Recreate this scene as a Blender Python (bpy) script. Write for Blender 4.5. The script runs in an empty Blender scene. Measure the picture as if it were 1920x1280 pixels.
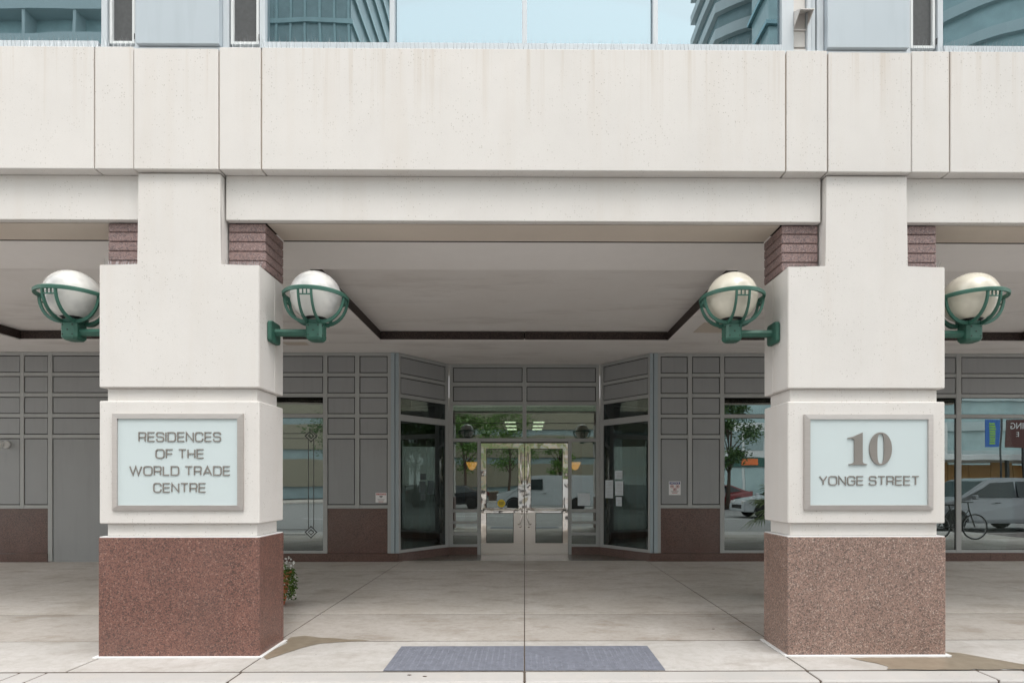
import bpy, bmesh, math, random
from mathutils import Matrix, Vector, noise as mnoise
from math import radians, sin, cos, pi, tan, atan2, sqrt
random.seed(7)
scene = bpy.context.scene
C = scene.collection

# ------------------------------------------------------------------ camera
F = 1030.0; EYE = 1.552
cam = bpy.data.cameras.new('camera'); cam_o = bpy.data.objects.new('camera', cam); C.objects.link(cam_o)
cam.sensor_width = 36; cam.lens = 36*F/1920
cam.shift_x = -31/1920; cam.shift_y = 264/1920
cam.clip_end = 2000; cam.clip_start = 0.05
cam_o.location = (0, -4.905, EYE); cam_o.rotation_euler = (radians(90), 0, radians(-0.42))
scene.camera = cam_o

# ------------------------------------------------------------------ world, sun, exposure
SUN_EL, SUN_AZ = 57, 30            # elevation, degrees to the right of straight behind the camera
w = bpy.data.worlds.new('World'); scene.world = w; w.use_nodes = True
nt = w.node_tree; nt.nodes.clear()
sky = nt.nodes.new('ShaderNodeTexSky'); sky.sky_type = 'NISHITA'; sky.sun_disc = False
sky.sun_elevation = radians(SUN_EL); sky.sun_rotation = radians(180-SUN_AZ)
sky.air_density = 1.0; sky.dust_density = 2.0; sky.ozone_density = 1.0
mixw = nt.nodes.new('ShaderNodeMix'); mixw.data_type = 'RGBA'; mixw.inputs[0].default_value = 0.9
mixw.inputs[7].default_value = (8.1, 7.95, 7.8, 1)          # thin even cloud
bgn = nt.nodes.new('ShaderNodeBackground'); bgn.inputs[1].default_value = 0.15
wo = nt.nodes.new('ShaderNodeOutputWorld')
nt.links.new(sky.outputs[0], mixw.inputs[6]); nt.links.new(mixw.outputs[2], bgn.inputs[0]); nt.links.new(bgn.outputs[0], wo.inputs[0])
sun = bpy.data.lights.new('sun', 'SUN'); sun.energy = 1.5; sun.angle = radians(28); sun.color = (1, .97, .93)
sun_o = bpy.data.objects.new('sun', sun); C.objects.link(sun_o)
sd = Vector((sin(radians(SUN_AZ))*cos(radians(SUN_EL)), -cos(radians(SUN_AZ))*cos(radians(SUN_EL)), sin(radians(SUN_EL))))
sun_o.rotation_euler = sd.to_track_quat('Z', 'Y').to_euler(); sun_o.location = (10, -20, 30)
scene.view_settings.view_transform = 'Standard'; scene.view_settings.look = 'None'
scene.view_settings.exposure = 1.14; scene.view_settings.gamma = 1
scene.view_settings.use_curve_mapping = False
scene.render.engine = 'CYCLES'
scene.cycles.max_bounces = 10; scene.cycles.diffuse_bounces = 5; scene.cycles.glossy_bounces = 5
scene.cycles.transparent_max_bounces = 12

# ------------------------------------------------------------------ material helpers
class NM:
    def __init__(s, name):
        s.m = bpy.data.materials.new(name); s.m.use_nodes = True
        s.t = s.m.node_tree; s.b = s.t.nodes['Principled BSDF']; s.out = s.t.nodes['Material Output']
        s.co = None
    def n(s, typ, **kw):
        nd = s.t.nodes.new(typ)
        for k, v in kw.items(): setattr(nd, k, v)
        return nd
    def l(s, a, b): s.t.links.new(a, b)
    def coord(s):
        if s.co is None:
            g = s.n('ShaderNodeNewGeometry'); s.co = g.outputs['Position']
        return s.co
    def mapped(s, scale=(1, 1, 1), loc=(0, 0, 0)):
        mp = s.n('ShaderNodeMapping'); s.l(s.coord(), mp.inputs[0])
        mp.inputs['Scale'].default_value = scale; mp.inputs['Location'].default_value = loc
        return mp.outputs[0]
    def noise(s, scale, detail=4, rough=.55, vec=None, out='Fac'):
        nd = s.n('ShaderNodeTexNoise'); nd.inputs['Scale'].default_value = scale
        nd.inputs['Detail'].default_value = detail; nd.inputs['Roughness'].default_value = rough
        s.l(vec if vec is not None else s.coord(), nd.inputs['Vector']); return nd.outputs[out]
    def voro(s, scale, vec=None, out='Color', feature='F1'):
        nd = s.n('ShaderNodeTexVoronoi'); nd.feature = feature; nd.inputs['Scale'].default_value = scale
        s.l(vec if vec is not None else s.coord(), nd.inputs['Vector']); return nd.outputs[out]
    def ramp(s, fac, stops, interp='LINEAR'):
        nd = s.n('ShaderNodeValToRGB'); e = nd.color_ramp.elements; nd.color_ramp.interpolation = interp
        while len(e) < len(stops): e.new(.5)
        for el, (p, c) in zip(e, stops):
            el.position = p; el.color = (c if len(c) == 4 else (*c, 1)) if hasattr(c, '__len__') else (c, c, c, 1)
        s.l(fac, nd.inputs[0]); return nd.outputs[0]
    def mix(s, fac, a, b, mode='MIX'):
        nd = s.n('ShaderNodeMix'); nd.data_type = 'RGBA'; nd.blend_type = mode
        for i, v in ((0, fac), (6, a), (7, b)):
            if isinstance(v, (int, float)): nd.inputs[i].default_value = v
            elif isinstance(v, tuple): nd.inputs[i].default_value = (*v[:3], 1)
            else: s.l(v, nd.inputs[i])
        return nd.outputs[2]
    def math(s, op, a, b=0.0):
        nd = s.n('ShaderNodeMath'); nd.operation = op
        for i, v in ((0, a), (1, b)):
            if isinstance(v, (int, float)): nd.inputs[i].default_value = v
            else: s.l(v, nd.inputs[i])
        return nd.outputs[0]
    def col(s, v):
        if isinstance(v, tuple): s.b.inputs['Base Color'].default_value = (*v[:3], 1)
        else: s.l(v, s.b.inputs['Base Color'])
        return s
    def set(s, rough=.6, metal=0, spec=.5, coat=0):
        s.b.inputs['Roughness'].default_value = rough; s.b.inputs['Metallic'].default_value = metal
        s.b.inputs['Specular IOR Level'].default_value = spec; s.b.inputs['Coat Weight'].default_value = coat
        return s
    def bump(s, h, strength=.3, dist=.01):
        nd = s.n('ShaderNodeBump'); nd.inputs['Strength'].default_value = strength; nd.inputs['Distance'].default_value = dist
        s.l(h, nd.inputs['Height']); s.l(nd.outputs[0], s.b.inputs['Normal']); return s

def simple(name, c, rough=.6, metal=0, var=.12, scale=6, bump=0, spec=.5, coat=0):
    m = NM(name)
    f = m.noise(scale, 4)
    a = tuple(x*(1-var) for x in c); b = tuple(min(1, x*(1+var)) for x in c)
    m.col(m.mix(f, a, b)).set(rough, metal, spec, coat)
    if bump: m.bump(m.noise(scale*20, 3), bump, .003)
    return m.m

def mat_precast(name, base=(.69, .662, .635), pits=True):
    m = NM(name)
    big = m.noise(1.1, 5, .6)
    streak = m.noise(1.0, 5, .6, m.mapped((5, 5, .35)))
    c = m.mix(m.ramp(big, [(.35, 0.0), (.7, 1.0)]), tuple(x*.92 for x in base), base)
    c = m.mix(m.math('MULTIPLY', m.ramp(streak, [(.5, 0.), (.75, 1.)]), .22), c, (.58, .51, .44))
    if pits:      # rain drips running down from the ledge at the top of the upper panels
        sx_ = m.n('ShaderNodeSeparateXYZ'); m.l(m.coord(), sx_.inputs[0])
        mr = m.n('ShaderNodeMapRange'); m.l(sx_.outputs[2], mr.inputs[0]); mr.inputs[1].default_value = 4.6; mr.inputs[2].default_value = 5.4
        dn = m.noise(1.0, 4, .7, m.mapped((14, 6, .25), (3, 1, 0)))
        c = m.mix(m.math('MULTIPLY', m.math('MULTIPLY', m.ramp(dn, [(.52, 0.), (.72, 1.)]), mr.outputs[0]), .55), c, (.50, .42, .34))
        # tone shifts from panel to panel and soft water marks
        c = m.mix(m.math('MULTIPLY', m.ramp(m.noise(.55, 2), [(.4, 0.), (.6, 1.)]), .16), c, (.57, .55, .53))
    fine = m.noise(170, 2)
    c = m.mix(m.math('MULTIPLY', m.ramp(fine, [(.35, 1.), (.5, 0.)]), .10), c, (.45, .42, .38))
    h = fine
    if pits:
        d = m.voro(48, out='Distance')
        r = m.voro(48, out='Color')
        sep = m.n('ShaderNodeSeparateColor'); m.l(r, sep.inputs[0])
        pit = m.math('MULTIPLY', m.math('LESS_THAN', d, .22), m.math('GREATER_THAN', sep.outputs[0], .64))
        clump = m.ramp(m.noise(2.5, 3), [(.42, 0.), (.6, 1.)])
        pit = m.math('MULTIPLY', pit, clump)
        c = m.mix(m.math('MULTIPLY', pit, .6), c, (.30, .27, .23))
        h = m.math('SUBTRACT', fine, pit)
    m.col(c).set(.82, spec=.3).bump(h, .22, .003)
    return m.m

def mat_granite(name, pal, scale=105, rough=.35, dirty=0):
    m = NM(name)
    wv = m.noise(30, 3, out='Color')
    vec = m.n('ShaderNodeVectorMath', operation='MULTIPLY_ADD'); m.l(wv, vec.inputs[0]); vec.inputs[1].default_value = (.02, .02, .02); m.l(m.coord(), vec.inputs[2])
    r = m.voro(scale*1.3, vec.outputs[0], 'Color')
    sep = m.n('ShaderNodeSeparateColor'); m.l(r, sep.inputs[0])
    c = m.ramp(sep.outputs[0], [(0, pal[0]), (.22, pal[1]), (.45, pal[2]), (.72, pal[3]), (.93, pal[4])], 'CONSTANT')
    r2 = m.voro(scale*2.1, vec.outputs[0], 'Color')
    s2 = m.n('ShaderNodeSeparateColor'); m.l(r2, s2.inputs[0])
    c = m.mix(m.math('MULTIPLY', m.math('GREATER_THAN', s2.outputs[1], .85), .75), c, pal[0])
    c = m.mix(.35, c, m.ramp(m.noise(3, 4), [(.3, tuple(x*.75 for x in pal[2])), (.7, tuple(min(1, x*1.2) for x in pal[2]))]))
    if dirty:
        c = m.mix(m.math('MULTIPLY', m.ramp(m.noise(1.3, 5), [(.45, 0.), (.75, 1.)]), dirty), c, (.12, .09, .08))
    m.col(c).set(rough, spec=.5)
    return m.m

def mat_paving(name, lo=(.47, .43, .385), hi=(.58, .545, .51), dirt=(.30, .25, .20), wear=(.62, .60, .58)):
    m = NM(name)
    c = m.mix(m.ramp(m.noise(.8, 6, .65), [(.3, 0.), (.7, 1.)]), lo, hi)
    # long scuffs and worn pale areas running along the arcade
    st = m.noise(1.9, 8, .68, m.mapped((.8, 1.5, 1)))
    c = m.mix(m.math('MULTIPLY', m.ramp(st, [(.5, 0.), (.66, 1.)]), .55), c, dirt)
    pale = m.noise(3.0, 8, .75, m.mapped((.8, 1.5, 1), (4, 7, 0)))
    c = m.mix(m.math('MULTIPLY', m.ramp(pale, [(.54, 0.), (.66, 1.)]), .45), c, wear)
    sp = m.noise(120, 2)
    c = m.mix(m.math('MULTIPLY', m.ramp(sp, [(.3, 1.), (.45, 0.)]), .25), c, (.22, .20, .18))
    c = m.mix(m.math('MULTIPLY', m.ramp(m.noise(14, 6, .7), [(.4, 1.), (.52, 0.)]), .22), c, dirt)
    spot = m.voro(3.2, out='Distance')
    c = m.mix(m.math('MULTIPLY', m.math('LESS_THAN', spot, .022), .6), c, (.12, .11, .10))
    m.col(c).set(.78, spec=.35).bump(m.math('ADD', m.noise(90, 4), m.math('MULTIPLY', m.noise(9, 3), .6)), .18, .004)
    return m.m

def mat_glass(name, tint=(.5, .55, .53), refl=.3, rcol=(.9, .95, .95), wav=.002, rough=0.0):
    m = NM(name); t = m.t
    t.nodes.remove(m.b)
    tr = m.n('ShaderNodeBsdfTransparent'); tr.inputs[0].default_value = (*tint, 1)
    gl = m.n('ShaderNodeBsdfGlossy'); gl.inputs[0].default_value = (*rcol, 1); gl.inputs['Roughness'].default_value = rough
    if wav:
        bp = m.n('ShaderNodeBump'); bp.inputs['Strength'].default_value = 1; bp.inputs['Distance'].default_value = wav
        m.l(m.noise(1.1, 1), bp.inputs['Height']); m.l(bp.outputs[0], gl.inputs['Normal'])
    fr = m.n('ShaderNodeFresnel'); fr.inputs[0].default_value = 1.5
    fac = m.math('ADD', m.math('MULTIPLY', fr.outputs[0], 1-refl), refl)
    mx = m.n('ShaderNodeMixShader'); m.l(fac, mx.inputs[0]); m.l(tr.outputs[0], mx.inputs[1]); m.l(gl.outputs[0], mx.inputs[2])
    m.l(mx.outputs[0], m.out.inputs[0]); return m.m

def mat_emit(name, c, s):
    m = NM(name); m.col(c); m.b.inputs['Emission Color'].default_value = (*c, 1); m.b.inputs['Emission Strength'].default_value = s
    return m.m

M = {}
M['precast'] = mat_precast('precast')
M['granite_red'] = mat_granite('granite_red', [(.022, .02, .02), (.175, .085, .066), (.22, .108, .085), (.13, .064, .052), (.33, .205, .17)], 85, dirty=.3)
M['granite_grey'] = mat_granite('granite_grey', [(.025, .024, .026), (.27, .165, .13), (.32, .215, .175), (.19, .135, .112), (.50, .41, .36)], 85, dirty=.1)
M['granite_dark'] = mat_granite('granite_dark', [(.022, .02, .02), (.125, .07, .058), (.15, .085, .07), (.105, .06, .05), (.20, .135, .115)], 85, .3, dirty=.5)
M['granite_mauve'] = mat_granite('granite_mauve', [(.06, .05, .055), (.24, .155, .142), (.28, .19, .178), (.21, .14, .13), (.37, .29, .285)], 85, .5)
M['paving'] = mat_paving('paving')
M['paving_falloff_front'] = mat_paving('paving_falloff_front', (.40, .38, .355), (.52, .50, .48), (.30, .265, .23), (.57, .56, .55))  # slab tone differs by row, daylight falloff put into the colour
M['paving_falloff_mid'] = mat_paving('paving_falloff_mid', (.37, .335, .30), (.48, .45, .42), (.25, .205, .16), (.56, .54, .52))
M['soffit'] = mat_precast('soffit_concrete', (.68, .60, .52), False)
m = NM('ceiling_plaster'); c_ = m.mix(m.ramp(m.noise(.9, 5, .6), [(.3, 0.), (.75, 1.)]), (.80, .765, .74), (.86, .835, .82))
c_ = m.mix(m.math('MULTIPLY', m.ramp(m.noise(1.2, 6, .7, m.mapped((.4, 2, 1))), [(.52, 0.), (.7, 1.)]), .3), c_, (.36, .31, .28))
m.col(c_).set(.9, spec=.15).bump(m.noise(60, 4), .15, .004); M['ceiling'] = m.m
M['seam'] = simple('dark_seam', (.035, .028, .024), .9)
M['joint_dirt'] = simple('joint_dirt', (.085, .065, .05), .9, var=.4)
M['joint'] = simple('joint_mortar', (.42, .34, .27), .9)
M['caulk'] = simple('white_caulk', (.74, .74, .74), .7)
m = NM('fascia_bronze'); m.col(m.mix(m.ramp(m.noise(60, 3), [(.4, 0.), (.65, 1.)]), (.020, .014, .012), (.07, .048, .042))).set(.55, spec=.4); M['fascia'] = m.m
# painted metal of the storefront
def mat_panel(name, c):
    m = NM(name)
    f = m.noise(1.4, 4); f2 = m.noise(2.0, 5, .6, m.mapped((6, 6, .5)))
    k = m.mix(f, tuple(x*.93 for x in c), tuple(x*1.07 for x in c))
    k = m.mix(m.math('MULTIPLY', m.ramp(f2, [(.5, 0.), (.8, 1.)]), .18), k, tuple(x*.6 for x in c))
    m.col(k).set(.42, metal=.0, spec=.5).bump(m.noise(3, 2), .06, .01); return m.m
M['panel'] = mat_panel('grey_panel', (.29, .297, .300))
M['mullion'] = mat_panel('grey_mullion', (.37, .378, .372))
M['bluegrey'] = mat_panel('bluegrey_post', (.34, .40, .43))
M['gasket'] = simple('gasket', (.012, .012, .012), .8)
M['white_metal'] = mat_panel('pale_metal', (.52, .56, .59))
M['facade_panel'] = mat_panel('facade_blue_panel', (.43, .485, .525))
M['facade_panel_side'] = M['facade_panel']
M['beige_metal'] = mat_panel('beige_metal', (.60, .57, .54))
M['vent_frame'] = mat_panel('vent_frame', (.68, .70, .70))
M['screen'] = simple('insect_screen', (.075, .078, .08), .8, var=.3, scale=30)
M['glass_up'] = mat_glass('glass_upper', (.25, .40, .40), .50, (.46, .585, .64), .0012)
M['glass'] = mat_glass('glass_storefront', (.42, .50, .47), .20, (.88, .96, .95), .0012)
M['glass_bay'] = mat_glass('glass_bay', (.40, .43, .41), .12, (.8, .9, .9), .0004)
M['glass_side'] = mat_glass('glass_dark', (.34, .38, .37), .25, (.85, .95, .96), .0012)
m = NM('polished_steel'); m.col((.82, .78, .73)).set(.06, 1)
m.bump(m.noise(1.5, 1, .4, m.mapped((2.2, 2.2, 1.5))), .8, .028); M['chrome'] = m.m
m = NM('brushed_steel'); m.col(m.mix(m.noise(3, 4, .6, m.mapped((2, 2, 40))), (.62, .58, .55), (.72, .68, .65))).set(.30, 1); M['steel'] = m.m
m = NM('sign_bronze_frame'); m.col(m.mix(m.noise(2, 4, .6, m.mapped((4, 4, 40))), (.42, .385, .365), (.54, .505, .485))).set(.42, .6); M['sign_frame'] = m.m
M['sign_face'] = simple('sign_face', (.545, .615, .625), .28, var=.03, scale=1.5)
M['letter'] = simple('letter_bronze', (.28, .255, .235), .4, .5)
M['green'] = simple('green_paint', (.034, .115, .085), .5, var=.3, scale=9, bump=.05)
M['black'] = simple('black_rubber', (.012, .012, .012), .6)
def mat_globe(name, c, patch, pcol):
    m = NM(name)
    f = m.ramp(m.noise(4.2, 3, .5), [(.42, 0.), (.66, 1.)])
    m.col(m.mix(m.math('MULTIPLY', f, patch), c, pcol)).set(.22, spec=.5, coat=.3)
    m.b.inputs['Subsurface Weight'].default_value = .0
    m.b.inputs['Transmission Weight'].default_value = 0
    return m.m
M['globe_white'] = mat_globe('globe_white', (.70, .69, .66), .85, (.38, .38, .38))
M['globe_cream'] = mat_globe('globe_cream', (.70, .66, .56), .75, (.46, .42, .35))
M['tactile'] = simple('tactile_plate', (.165, .175, .212), .6, var=.35, scale=14, bump=.1)
m = NM('wet_stain'); m.col(m.mix(m.noise(12, 4), (.17, .135, .095), (.34, .285, .22))).set(.32, spec=.5); M['wet'] = m.m
M['white_print'] = simple('white_print', (.75, .74, .74), .5, var=.04)
M['red_print'] = simple('red_print', (.42, .05, .05), .5)
M['blue_print'] = simple('blue_print', (.05, .06, .22), .5)
M['black_print'] = simple('black_print', (.03, .03, .03), .5)
M['grey_print'] = simple('grey_print', (.30, .28, .28), .5)
M['yellow_print'] = simple('yellow_print', (.75, .55, .03), .5)
M['terracotta'] = simple('terracotta', (.48, .15, .07), .7, bump=.1)
def mat_leaf(name, a, b):
    m = NM(name); g = m.n('ShaderNodeNewGeometry')
    m.col(m.mix(m.math('FRACT', m.math('ADD', g.outputs['Random Per Island'], m.noise(2.0, 2))), a, b)).set(.5, spec=.4)
    m.b.inputs['Subsurface Weight'].default_value = 0
    return m.m
M['leaf'] = mat_leaf('leaf_green', (.045, .11, .02), (.14, .25, .05))
M['leaf_dark'] = mat_leaf('leaf_dark', (.03, .07, .02), (.08, .15, .04))
M['palm'] = mat_leaf('palm_leaf', (.06, .11, .05), (.17, .24, .11))
M['petal'] = simple('petal_white', (.82, .82, .80), .5)
M['bark'] = simple('bark', (.09, .065, .05), .9, bump=.3)
M['asphalt'] = simple('asphalt', (.23, .225, .22), .85, var=.2, scale=3, bump=.4)
M['gutter'] = simple('gutter', (.36, .32, .31), .85, var=.25, scale=9, bump=.4)
M['kerb'] = mat_precast('kerb_concrete', (.44, .425, .41), True)
M['line_white'] = simple('road_line', (.7, .7, .68), .7)
M['grey_wall'] = simple('lobby_wall', (.34, .31, .27), .8, var=.06)
M['lobby_ceiling'] = simple('lobby_ceiling', (.45, .44, .33), .8, var=.05)
M['lobby_floor'] = simple('lobby_floor', (.16, .14, .12), .25)
M['wood'] = simple('warm_wood', (.24, .11, .045), .5, var=.2, scale=4)
M['dark_frame'] = simple('dark_frame', (.025, .025, .027), .4)
M['sconce'] = mat_emit('sconce_glow', (1, .34, .07), 1.3)
M['ceil_lamp'] = mat_emit('ceiling_lamp_glow', (1, .90, .66), 2.2)
M['wire'] = simple('spike_wire', (.20, .21, .22), .35, .6)
M['paper'] = simple('paper', (.62, .68, .72), .7)
M['camera_white'] = simple('camera_white', (.72, .72, .71), .4)
M['etch'] = simple('etch_lines', (.07, .072, .07), .6)

# ------------------------------------------------------------------ object helpers
def wpos(o):
    v = Vector((0, 0, 0))
    while o is not None: v = v + Vector(o.location); o = o.parent
    return v
def tag(o, label=None, cat=None, group=None, kind=None):
    if label: o['label'] = label
    if cat: o['category'] = cat
    if group: o['group'] = group
    if kind: o['kind'] = kind
    return o
def thing(name, label, cat, loc=(0, 0, 0), group=None, kind=None):
    o = bpy.data.objects.new(name, None); C.objects.link(o); o.location = loc; o.empty_display_size = .1
    return tag(o, label, cat, group, kind)
def link(name, me, mat, parent=None, loc=(0, 0, 0)):
    if mat is not None and not me.materials: me.materials.append(M[mat] if isinstance(mat, str) else mat)
    o = bpy.data.objects.new(name, me); C.objects.link(o)
    if parent is not None:
        o.parent = parent; o.location = Vector(loc) - wpos(parent)
    else: o.location = loc
    return o
_cache = {}
def box_mesh(dx, dy, dz, bev, mat):
    k = (round(dx, 4), round(dy, 4), round(dz, 4), bev, mat)
    if k in _cache: return _cache[k]
    bm = bmesh.new(); bmesh.ops.create_cube(bm, size=1)
    for v in bm.verts: v.co = Vector((v.co.x*dx, v.co.y*dy, v.co.z*dz))
    if bev: bmesh.ops.bevel(bm, geom=bm.edges[:], offset=min(bev, dx*.4, dy*.4, dz*.4), segments=1, affect='EDGES')
    me = bpy.data.meshes.new('box'); bm.to_mesh(me); bm.free(); me.materials.append(M[mat]); _cache[k] = me
    return me
def box(name, x0, x1, y0, y1, z0, z1, mat, parent=None, bev=0):
    if x1 < x0: x0, x1 = x1, x0
    if y1 < y0: y0, y1 = y1, y0
    return link(name, box_mesh(x1-x0, y1-y0, z1-z0, bev, mat), None, parent, ((x0+x1)/2, (y0+y1)/2, (z0+z1)/2))
def finish(name, bm, mat, parent=None, loc=(0, 0, 0), smooth=False):
    me = bpy.data.meshes.new(name); bmesh.ops.recalc_face_normals(bm, faces=bm.faces[:])
    if smooth:
        for f in bm.faces: f.smooth = True
    bm.to_mesh(me); bm.free()
    me.transform(Matrix.Translation(-Vector(loc)))
    return link(name, me, mat, parent, loc)
def bm_box(bm, x0, x1, y0, y1, z0, z1, T=None):
    vs = [bm.verts.new((x, y, z)) for x in (x0, x1) for y in (y0, y1) for z in (z0, z1)]
    for f in ((0, 1, 3, 2), (4, 6, 7, 5), (0, 4, 5, 1), (2, 3, 7, 6), (0, 2, 6, 4), (1, 5, 7, 3)):
        bm.faces.new([vs[i] for i in f])
    if T is not None:
        for v in vs: v.co = T @ v.co
    return vs
def tbox(name, T, s0, s1, n0, n1, z0, z1, mat, parent, bev=0):
    """box in a wall's own frame: s along it, n towards its back, z up"""
    bm = bmesh.new(); bm_box(bm, s0, s1, n0, n1, z0, z1)
    if bev: bmesh.ops.bevel(bm, geom=bm.edges[:], offset=bev, segments=1, affect='EDGES')
    for v in bm.verts: v.co = T @ v.co
    c = T @ Vector(((s0+s1)/2, (n0+n1)/2, (z0+z1)/2))
    return finish(name, bm, mat, parent, c)
def prism(name, pts, a0, a1, mat, parent=None, axis='y', bev=0, loc=None):
    """outline (2 coords) pushed along axis from a0 to a1"""
    bm = bmesh.new()
    def P(p, a): return {'y': (p[0], a, p[1]), 'x': (a, p[0], p[1]), 'z': (p[0], p[1], a)}[axis]
    A = [bm.verts.new(P(p, a0)) for p in pts]; B = [bm.verts.new(P(p, a1)) for p in pts]
    bm.faces.new(A); bm.faces.new(B[::-1]); n = len(pts)
    for i in range(n): bm.faces.new([A[i], B[i], B[(i+1) % n], A[(i+1) % n]])
    if bev: bmesh.ops.bevel(bm, geom=bm.edges[:], offset=bev, segments=2, affect='EDGES', clamp_overlap=True)
    bm.normal_update(); bmesh.ops.triangulate(bm, faces=[f for f in bm.faces if len(f.verts) > 4], ngon_method='EAR_CLIP')
    c = loc if loc is not None else sum((v.co for v in bm.verts), Vector())/len(bm.verts)
    return finish(name, bm, mat, parent, c)
def tube_bm(bm, pts, r, seg=8, closed=False):
    rings = []; n = len(pts); up = None
    for i, p in enumerate(pts):
        p = Vector(p)
        if closed: d = Vector(pts[(i+1) % n]) - Vector(pts[i-1])
        else: d = Vector(pts[min(i+1, n-1)]) - Vector(pts[max(i-1, 0)])
        d.normalize()
        if up is None: up = Vector((0, 0, 1)) if abs(d.z) < .9 else Vector((1, 0, 0))
        a = d.cross(up).normalized(); b = a.cross(d).normalized(); up = b
        rr = r[i] if hasattr(r, '__len__') else r
        rings.append([bm.verts.new(p + a*cos(2*pi*k/seg)*rr + b*sin(2*pi*k/seg)*rr) for k in range(seg)])
    rng = range(n if closed else n-1)
    for i in rng:
        A, B = rings[i], rings[(i+1) % n]
        for k in range(seg): bm.faces.new([A[k], A[(k+1) % seg], B[(k+1) % seg], B[k]])
    if not closed:
        bm.faces.new(rings[0][::-1]); bm.faces.new(rings[-1])
def tube(name, pts, r, mat, parent=None, seg=8, closed=False, smooth=True):
    bm = bmesh.new(); tube_bm(bm, pts, r, seg, closed)
    c = sum((Vector(p) for p in pts), Vector())/len(pts)
    return finish(name, bm, mat, parent, c, smooth)
def lathe(name, prof, centre, mat, parent=None, seg=32, axis='z', smooth=True):
    bm = bmesh.new(); rings = []
    for r, h in prof:
        ring = []
        for k in range(seg):
            a = 2*pi*k/seg
            p = {'z': (r*cos(a), r*sin(a), h), 'y': (r*cos(a), h, r*sin(a)), 'x': (h, r*cos(a), r*sin(a))}[axis]
            ring.append(bm.verts.new(Vector(p)+Vector(centre)))
        rings.append(ring)
    for A, B in zip(rings, rings[1:]):
        for k in range(seg): bm.faces.new([A[k], A[(k+1) % seg], B[(k+1) % seg], B[k]])
    if prof[0][0] > 0: bm.faces.new(rings[0][::-1])
    if prof[-1][0] > 0: bm.faces.new(rings[-1])
    bmesh.ops.remove_doubles(bm, verts=bm.verts[:], dist=1e-5)
    o = finish(name, bm, mat, parent, centre)
    if smooth:
        for p in o.data.polygons: p.use_smooth = True
    return o
def text_mesh(name, s, size, mat, parent, loc, ext=.002, sx=1, flip=False, bold=.0):
    cu = bpy.data.curves.new('t', 'FONT'); cu.body = s; cu.size = size; cu.extrude = ext; cu.align_x = 'CENTER'; cu.align_y = 'CENTER'; cu.offset = bold; cu.resolution_u = 3
    to = bpy.data.objects.new('t', cu); C.objects.link(to)
    dg = bpy.context.evaluated_depsgraph_get(); me = bpy.data.meshes.new_from_object(to.evaluated_get(dg))
    bpy.data.objects.remove(to); me.materials.clear()
    R = Matrix.Rotation(radians(90), 4, 'X'); S = Matrix.Diagonal((sx, 1, 1, 1))
    me.transform(R @ S)
    if flip: me.transform(Matrix.Rotation(pi, 4, 'Z'))
    return link(name, me, mat, parent, loc)

YW, YD, ZC = 5.88, 6.934, 4.097     # storefront wall, entrance plane, arcade ceiling
PX, PH = 3.07, .712                  # pillar centre and half width
SB, ST = 3.909, 4.311                # beam soffit, spandrel bottom

# ------------------------------------------------------------------ ground
road = tag(box('road', -90, 90, -26, -.85, -.28, -.085, 'asphalt'), kind='structure')
tag(box('gutter', -40, 40, -.846, -.612, -.28, -.058, 'gutter'), kind='structure')
far_pavement = tag(box('far_pavement', -90, 90, -34, -26.004, -.3, .03, 'paving'), kind='structure')
tag(box('ground', -400, 400, -400, 400, -.6, -.3, 'asphalt'), kind='structure')
pav = tag(box('pavement', -14, 14, -.60, 7.4, -.25, -.007, 'joint_dirt'), kind='structure')
G = .015
xs_front = [-14, -9.9, -8.45, -3.765, -2.34, 0, 2.34, 3.765, 8.45, 9.9, 14]
xs_back = [-14, -11.6, -7.2, -2.42, 0, 2.42, 7.2, 11.6, 14]
rows = [(-.376, .496, xs_front), (.496, 1.593, xs_back), (1.593, 4.84, xs_back), (4.84, 7.3, xs_back)]
for (y0, y1, xs), pm_ in zip(rows, ('paving_falloff_front', 'paving_falloff_mid', 'paving', 'paving')):
    for a, b in zip(xs, xs[1:]):
        hz = random.uniform(-.0012, .0012)
        box('slab', a+(.0045 if a == 0 else G/2), b-(.0045 if b == 0 else G/2), y0+.014+random.uniform(0, .004), y1-.014, -.06, hz, pm_, pav, .003)
kerb = tag(box('kerb', -14, 14, -.604, -.38, -.25, -.03, 'seam'), kind='structure')
kx = [-14, -11, -8.2, -5.6, -4.55, -4.3, -4.12, -3.9, -2.32, 0, 2.33, 3.74, 4.12, 6.0, 8.2, 11, 14]
for a, b in zip(kx, kx[1:]):
    box('kerb_stone', a+.003, b-.003, -.608, -.376-.009, -.2, -.001, 'kerb', kerb, .012)

# tactile plates
def tactile(x0, x1, label):
    t = thing('tactile_plate', label, 'tactile paving', ((x0+x1)/2, -.03, 0), 'blue grey tactile plates at the kerb')
    box('plate', x0, x1, -.362, .30, -.004, .0055, 'tactile', t, .001)
    bm = bmesh.new(); n = int((x1-x0-.06)/.052)
    for i in range(n):
        for j in range(12):
            cx = x0+.05+i*.052; cy = -.335+j*.052
            if mnoise.noise(Vector((cx*1.3, cy*2, 3))) > .28: continue
            v0 = []; v1 = []
            for k in range(8):
                a = 2*pi*k/8; v0.append(bm.verts.new((cx+.0125*cos(a), cy+.0125*sin(a), .005))); v1.append(bm.verts.new((cx+.008*cos(a), cy+.008*sin(a), .0095)))
            for k in range(8): bm.faces.new([v0[k], v0[(k+1) % 8], v1[(k+1) % 8], v1[k]])
            bm.faces.new(v1)
    tag(finish('dome', bm, 'tactile', t, ((x0+x1)/2, 0, .005)), kind='stuff')
tactile(-1.165, -.006, 'blue grey tactile plate left of the centre joint, scuffed at its right end')
tactile(.006, 1.165, 'blue grey tactile plate right of the centre joint, evenly blue grey')

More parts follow.
